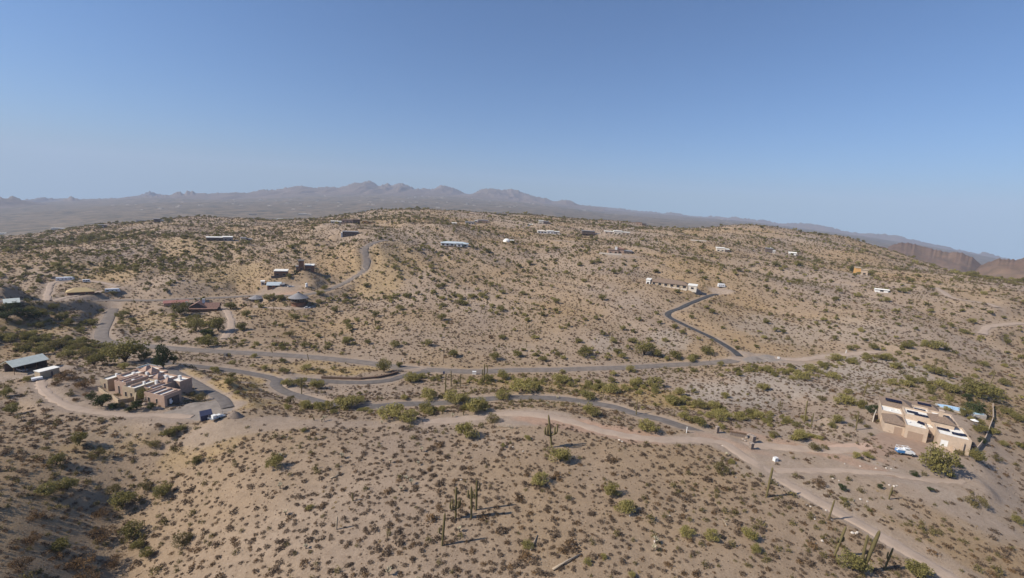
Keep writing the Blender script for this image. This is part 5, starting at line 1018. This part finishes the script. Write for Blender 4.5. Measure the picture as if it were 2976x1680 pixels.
for px, py, sc_ in [(2455,1348,.3),(2500,1356,.35),(2545,1362,.35),(2575,1361,.35),(2590,1363,.3),(2420,1392,.35),(2438,1398,.3),(2584,1411,.4),(2598,1414,.45),(2606,1412,.3),(2480,1455,.3),(2500,1452,.4),(2520,1458,.3),(2344,1468,.4),(2355,1473,.35),(2372,1458,.3),(2400,1484,.35),(2368,1510,.3),(2416,1512,.35),(2477,1550,.5),(2488,1552,.45),(2492,1548,.35),(2389,1573,.45),(2110,1320,.35),(1800,1280,.5),(1808,1284,.4),(1604,1212,.3),(1690,1206,.3),(2100,1296,.3),(1946,1500,.3),(1903,1575,.4),(2138,1388,.3),(2110,1318,.3),(1830,1500,.3),(1520,1312,.3),(1490,1300,.35),(1340,1395,.3),(1160,1540,.3),(1300,1340,.3)]: boulder('small whitish rock lying on bare dirt', 'small whitish rocks', px, py, sc_, True)
# dead wood
def log(label, a, c_, r0_, r1_, twigs=0):
    A_ = at(*a); B_ = at(*c_); o = thing('dead_log', label, 'log', A_); d = B_-A_
    MB().tube([(0,0,r0_), tuple(d*.5+Vector((0,0,r0_*1.6))), tuple(d+Vector((0,0,r1_)))], [r0_, (r0_+r1_)/2, r1_], 8).build('trunk', 'deadwood', o, True)
    for k_ in range(twigs):
        s_ = d*(.3+.6*k_/max(1, twigs)); a_ = rnd.uniform(0, 6); MB().tube([tuple(s_), tuple(s_+Vector((math.cos(a_)*1.2, math.sin(a_)*1.2, .9)))], [.08,.03], 5).build('branch', 'deadwood', o)
log('long fallen pale saguaro trunk lying on the near slope', (1606,1658), (1690,1611), .26, .14); log('dark charred fallen trunk propped on the near slope', (1542,1602), (1562,1556), .2, .1); log('twisted grey dead tree lying among the shrubs', (960,1392), (1000,1376), .18, .08, 7); log('bleached dead branch among the palo verdes', (2112,1530), (2100,1508), .12, .06, 4); log('dark dead branch pile under the large pale palo verde', (1440,1240), (1490,1243), .15, .08, 9); log('dead branch pile at the edge of the graded dirt', (1470,1250), (1510,1242), .12, .06, 9)
q = at(1600,1288)

# ------------------------------------------------------------------ scattered shrubs
SHR = {'bursage': [npmesh('shrub', dome(100, .55, .5, .10, 300+k_, .45, 0, .12), 'bursage') for k_ in range(5)],
       'dry': [npmesh('shrub', dome(110, .72, .55, .11, 320+k_, .45, 0, .14), 'dry_bush') for k_ in range(3)],
       'creo': [npmesh('shrub', dome(110, .75, 1.05, .125, 340+k_, .35, 0, .15), 'creosote') for k_ in range(4)],
       'pv': [npmesh('shrub', lobed(9, 26, 1.9, 2.3, .35, .32, 360+k_), 'palo_verde') for k_ in range(3)],
       'mq': [npmesh('shrub', lobed(9, 26, 1.8, 2.4, .3, .32, 380+k_), 'mesquite') for k_ in range(3)],
       'grs': [npmesh('grass', dome(22, .4, .35, .12, 400+k_, .2), 'dry_grass') for k_ in range(2)]}
FLAT = []
PROTO = bpy.data.collections.new('plant_shapes')
for key in ('bursage', 'dry', 'creo', 'pv', 'mq', 'grs'):
    for me_ in SHR[key]:
        FLAT.append(key); o = bpy.data.objects.new('plant_shape_%02d' % len(FLAT), me_); PROTO.objects.link(o)
IDX = {k_: [i for i, q in enumerate(FLAT) if q == k_] for k_ in SHR}
HALF = R(59)
def zone(r0, r1, sp):
    n_ = int((r1*r1-r0*r0)*HALF/(sp*sp)); a = rng.uniform(-HALF, HALF, n_); r_ = np.sqrt(rng.uniform(r0*r0, r1*r1, n_)); x = r_*np.sin(a); y = r_*np.cos(a)
    x0 = np.round(x/sp)*sp; y0 = np.round(y/sp)*sp                 # one plant per cell
    key = np.round(x/sp).astype(np.int64)*100003+np.round(y/sp).astype(np.int64); _, u = np.unique(key, return_index=True); u = u[rng.random(len(u)) < .93]
    return x0[u]+rng.uniform(-.5, .5, len(u))*sp*.95, y0[u]+rng.uniform(-.5, .5, len(u))*sp*.95
def keepmask(x, y, margin=0):
    bm = bil(bare, x, y); rm = bil(roadm, x, y)
    k_ = (rng.random(len(x)) > bm*1.25) & (rm < .08)
    for tx, ty, tr in taken:
        if math.hypot(tx, ty) < 320: k_ &= (x-tx)**2+(y-ty)**2 > (tr*.5)**2
    return k_
xs, ys, ks, sc = [], [], [], []
for r0, r1, sp, big in [(62, 200, 1.32, 1.0), (200, 330, 1.75, 1.05), (330, 560, 2.2, 1.2), (560, 900, 3.0, 1.5), (900, 1420, 4.3, 1.9)]:
    x, y = zone(r0, r1, sp); rr3 = np.hypot(x, y)
    dens = .62+.55*(fbm(x/18, y/18, 3, 210)-.5)*2+.25*(fbm(x/70, y/70, 2, 214)-.5)
    dens += np.where(bil(straw, x, y) > .4, -.25, 0) + .5*sstep(-.2, -.5, np.arctan2(x, y))*sstep(330, 450, rr3)
    k_ = keepmask(x, y) & (rng.random(len(x)) < np.clip(dens+.2, .2, 1)); x = x[k_]; y = y[k_]; rr3 = rr3[k_]
    u = rng.random(len(x)); gr = fbm(x/50, y/50, 3, 222)
    pc = .04+.06*sstep(120, 200, rr3)+(.18+.27*sstep(120, 220, rr3))*sstep(.48, .66, gr)+.12*sstep(200, 600, rr3)
    t_ = np.where(u < pc, 2, np.where(u > .86, 1, 0))
    sz = big*rng.lognormal(-.02, .33, len(x)); sz = np.where(t_ == 2, sz*.95, sz)
    xs.append(x); ys.append(y); ks.append(t_); sc.append(np.clip(sz, .45, 3.2))
x, y = zone(66, 230, .95); k_ = keepmask(x, y) & (rng.random(len(x)) < .6); x = x[k_]; y = y[k_]
xs.append(x); ys.append(y); ks.append(np.where(rng.random(len(x)) < .7, 0, 1)); sc.append(rng.uniform(.2, .42, len(x)))
xs = np.concatenate(xs); ys = np.concatenate(ys); ks = np.concatenate(ks); sc = np.concatenate(sc); zs = bil(GZ, xs, ys)
KEYS = ['bursage', 'dry', 'creo']
# apparent size of each shrub, to pick the 300 that show largest of every kind as things of their own
dx = np.stack([xs, ys, zs-ZC], 1); dep = dx@np.array(Fv); sx = CX+FPX*(dx@np.array(Rv))/dep; sy = CY-FPX*(dx@np.array(Uv))/dep
inview = (sx > 5) & (sx < 2971) & (sy < 1672) & (sy > 500)
single = np.zeros(len(xs), bool)
LBL = {0: ('bursage_shrub', 'low grey-brown bursage shrub', 'low bursage shrubs on the near slope'), 1: ('dry_shrub', 'rusty brown dry shrub', 'rusty dry shrubs on the near slope'), 2: ('creosote_shrub', 'upright dull green creosote shrub', 'creosote shrubs on the near slope')}
for kind in (0, 1, 2):
    app = np.where(inview & (ks == kind), sc/dep, 0); top = np.argsort(-app)[:300]; single[top] = True
    for i in top:
        ms = SHR[KEYS[kind]]; o = link(LBL[kind][0], ms[i % len(ms)]); o.location = (xs[i], ys[i], zs[i]-.04); o.rotation_euler = (0, 0, rng.uniform(0, 6.28)); s_ = float(sc[i]); o.scale = (s_, s_*float(rng.uniform(.85, 1.15)), s_*float(rng.uniform(.8, 1.15)))
        tag(o, ('small ' if s_ < 1.25 else ('broad ' if s_ > 1.7 else ''))+LBL[kind][1]+' '+where(xs[i], ys[i], 0), 'shrub', LBL[kind][2])
# trees in the distance
tx_, ty_ = [], []
for r0, r1, sp, pr in [(75, 210, 13, .22), (210, 330, 9, .42), (330, 600, 9, .6), (600, 1000, 11, .6), (1000, 1420, 14, .65)]:
    x, y = zone(r0, r1, sp); d_ = fbm(x/60, y/60, 3, 230); gl = bil(0.62-gul, x, y)
    k_ = (rng.random(len(x)) < pr*(.35+1.3*sstep(.4, .62, d_)) + np.where(gl < -.1, .2, 0)) & (bil(bare, x, y) < .35) & (bil(roadm, x, y) < .05)
    for tx, ty, tr in taken: k_ &= (x-tx)**2+(y-ty)**2 > (tr+2)**2
    tx_.append(x[k_]); ty_.append(y[k_])
WASH = [([(1480,1125),(1600,1110),(1750,1130),(1900,1140),(2050,1195),(2200,1222),(2330,1232)], 9, 110), ([(1170,1100),(1300,1110),(1480,1112)], 6, 26), ([(830,1186),(960,1190),(1100,1196),(1240,1196),(1400,1185)], 5, 40), ([(2150,1078),(2300,1085),(2430,1055),(2560,1020),(2720,1005)], 9, 70), ([(700,866),(900,872),(1100,866),(1300,868),(1460,862)], 10, 70), ([(560,985),(650,1000),(760,1010),(880,1012)], 9, 30), ([(60,985),(160,1000),(260,1010)], 16, 100), ([(50,720),(250,700),(450,690)], 70, 220), ([(40,800),(200,785)], 40, 110), ([(400,780),(550,750),(650,720)], 50, 170), ([(60,930),(200,935),(280,950)], 16, 50), ([(480,930),(560,950),(640,970)], 14, 26), ([(2250,1268),(2330,1275),(2430,1262)], 4, 12), ([(2600,1120),(2750,1125),(2880,1140)], 9, 26), ([(2800,1200),(2860,1260)], 7, 12), ([(1500,1040),(1700,1035),(2000,1045)], 8, 24), ([(780,760),(850,740),(900,700)], 22, 50), ([(1150,760),(1210,790),(1250,700)], 22, 50), ([(330,790),(280,740),(400,710)], 24, 60)]
for pl_, sd_, n_ in WASH:
    q = [at(*p_) for p_ in pl_]; k0 = rng.uniform(0, len(q)-1.001, n_)
    x = np.array([q[int(k1)].x*(1-k1 % 1)+q[int(k1)+1].x*(k1 % 1) for k1 in k0])+rng.normal(0, sd_*.6, n_); y = np.array([q[int(k1)].y*(1-k1 % 1)+q[int(k1)+1].y*(k1 % 1) for k1 in k0])+rng.normal(0, sd_*.6, n_)
    k_ = (bil(roadm, x, y) < .05) & (bil(bare, x, y) < .45); tx_.append(x[k_]); ty_.append(y[k_])
tx_ = np.concatenate(tx_); ty_ = np.concatenate(ty_); tz_ = bil(GZ, tx_, ty_); tr_ = np.hypot(tx_, ty_)
ts_ = rng.lognormal(0, .32, len(tx_))*np.interp(tr_, [80, 200, 350, 800, 1400], [.5, .8, .95, 1.15, 1.4]); tk_ = np.where(rng.random(len(tx_)) < np.interp(tr_, [100, 250, 350, 700], [.7, .6, .4, .3]), 3, 4)
dx = np.stack([tx_, ty_, tz_-ZC], 1); dep = dx@np.array(Fv); sx = CX+FPX*(dx@np.array(Rv))/dep; sy = CY-FPX*(dx@np.array(Uv))/dep; inv = (sx > 10) & (sx < 2960) & (sy < 1660)
tsing = np.zeros(len(tx_), bool)
for kd, code, cnt in (('p', 3, 190), ('m', 4, 190)):
    app = np.where(inv & (tk_ == code), ts_/dep, 0); top = np.argsort(-app)[:cnt]; tsing[top] = True
    for i in top:
        nm, cr, cat = KIND[kd]; tree(nm, sizew(4.0*float(ts_[i]))+WORD[kd]+' tree '+where(tx_[i], ty_[i], 0), cat, GRPP[kd], (tx_[i], ty_[i], tz_[i]-.1), 4.0*float(ts_[i]), float(rng.uniform(.75, 1.1)), cr)

def scatter(name, label, x, y, z, s_, idx, seed):
    n_ = len(x); me_ = bpy.data.meshes.new(name); me_.vertices.add(n_); me_.vertices.foreach_set('co', np.stack([x, y, z], 1).astype(np.float32).ravel())
    nr = np.random.default_rng(seed)
    a_ = me_.attributes.new('pscale', 'FLOAT_VECTOR', 'POINT'); S_ = np.stack([s_*nr.uniform(.85, 1.15, n_), s_*nr.uniform(.85, 1.15, n_), s_*nr.uniform(.75, 1.15, n_)], 1); a_.data.foreach_set('vector', S_.astype(np.float32).ravel())
    a_ = me_.attributes.new('prot', 'FLOAT_VECTOR', 'POINT'); Rr = np.zeros((n_, 3)); Rr[:, 2] = nr.uniform(0, 6.28, n_); Rr[:, 0] = nr.normal(0, .08, n_); a_.data.foreach_set('vector', Rr.astype(np.float32).ravel())
    a_ = me_.attributes.new('pidx', 'INT', 'POINT'); a_.data.foreach_set('value', idx.astype(np.int32))
    o = link(name, me_); o['kind'] = 'stuff'; o['label'] = label
    g_ = bpy.data.node_groups.new(name, 'GeometryNodeTree'); g_.interface.new_socket('Geometry', in_out='INPUT', socket_type='NodeSocketGeometry'); g_.interface.new_socket('Geometry', in_out='OUTPUT', socket_type='NodeSocketGeometry')
    N = g_.nodes.new; gi = N('NodeGroupInput'); gout = N('NodeGroupOutput'); ip = N('GeometryNodeInstanceOnPoints'); ci = N('GeometryNodeCollectionInfo'); ci.inputs[0].default_value = PROTO; ci.inputs['Separate Children'].default_value = True; ci.inputs['Reset Children'].default_value = True
    def na(nm_, tp):
        q_ = N('GeometryNodeInputNamedAttribute'); q_.data_type = tp; q_.inputs[0].default_value = nm_; return next(k2 for k2 in q_.outputs if k2.enabled and k2.name == 'Attribute')
    mp = N('GeometryNodeMeshToPoints'); LL = g_.links.new
    LL(gi.outputs[0], mp.inputs[0]); LL(mp.outputs[0], ip.inputs['Points']); LL(ci.outputs[0], ip.inputs['Instance']); ip.inputs['Pick Instance'].default_value = True
    LL(na('pidx', 'INT'), ip.inputs['Instance Index']); e2r = N('FunctionNodeEulerToRotation'); LL(na('prot', 'FLOAT_VECTOR'), e2r.inputs[0]); LL(e2r.outputs[0], ip.inputs['Rotation']); LL(na('pscale', 'FLOAT_VECTOR'), ip.inputs['Scale']); LL(ip.outputs[0], gout.inputs[0])
    md = o.modifiers.new('scatter', 'NODES'); md.node_group = g_
    return o
def pick(kind_key, n_):
    return rng.choice(IDX[kind_key], n_)
for kind, lb in ((0, 'grey-brown bursage scrub covering the slopes'), (1, 'rusty dry scrub dotted over the slopes'), (2, 'dull green creosote scrub covering the far slopes')):
    m_ = (ks == kind) & ~single; scatter(['bursage_scrub', 'dry_scrub', 'creosote_scrub'][kind], lb, xs[m_], ys[m_], zs[m_]-.04, sc[m_], pick(KEYS[kind], int(m_.sum())), 500+kind)
m_ = (tk_ == 3) & ~tsing; scatter('palo_verde_scrub', 'distant palo verde trees dotted over the hills', tx_[m_], ty_[m_], tz_[m_]-.1, ts_[m_], pick('pv', int(m_.sum())), 510)
m_ = (tk_ == 4) & ~tsing; scatter('mesquite_scrub', 'distant mesquite trees dotted over the hills', tx_[m_], ty_[m_], tz_[m_]-.1, ts_[m_], pick('mq', int(m_.sum())), 511)
# dry grass in the straw coloured patches
x, y = zone(62, 420, 1.5); st_ = bil(straw, x, y)+.10*sstep(.5, .7, fbm(x/22, y/22, 2, 250)); k_ = (rng.random(len(x)) < st_*.8) & (bil(roadm, x, y) < .1) & (bil(bare, x, y) < .5); x = x[k_]; y = y[k_]
scatter('dry_grass', 'straw coloured dry grass between the shrubs', x, y, bil(GZ, x, y), rng.uniform(.7, 1.5, len(x)), pick('grs', len(x)), 520)
print('plants', len(xs), len(tx_), len(x))

# far settlement on the valley floor, a few pixels in all
b = MB(); nr = random.Random(5)
for k_ in range(170):
    a = nr.uniform(-.75, .45); r_ = nr.uniform(3600, 7600); x, y = r_*math.sin(a), r_*math.cos(a)
    if fbm(np.array([x/700.]), np.array([y/700.]), 2, 88)[0] < .5: continue
    z = gz(x, y); w_ = nr.uniform(7, 16); d_ = nr.uniform(6, 10); b.box(x-w_, x+w_, y-d_, y+d_, z-8, z+nr.uniform(4, 7))
o = b.build('far_settlement', 'stucco_pale'); o['kind'] = 'stuff'; o['label'] = 'scattered pale buildings of the far valley settlement'

# ------------------------------------------------------------------ haze
HB = MB().box(-12800, 12800, -12800, 13000, -1150, 980)
hm = bpy.data.materials.new('haze'); hm.use_nodes = True; t = hm.node_tree; t.nodes.clear(); ho = t.nodes.new('ShaderNodeOutputMaterial'); pv = t.nodes.new('ShaderNodeVolumePrincipled')
pv.inputs['Color'].default_value = (.70, .80, 1.0, 1); pv.inputs['Density'].default_value = 8.5e-5; pv.inputs['Anisotropy'].default_value = .0; t.links.new(pv.outputs[0], ho.inputs['Volume'])
MAT['haze'] = hm
hz = HB.build('haze', 'haze'); hz['kind'] = 'stuff'; hz['label'] = 'thin blue haze in the air over the valley'; hz.display_type = 'WIRE'
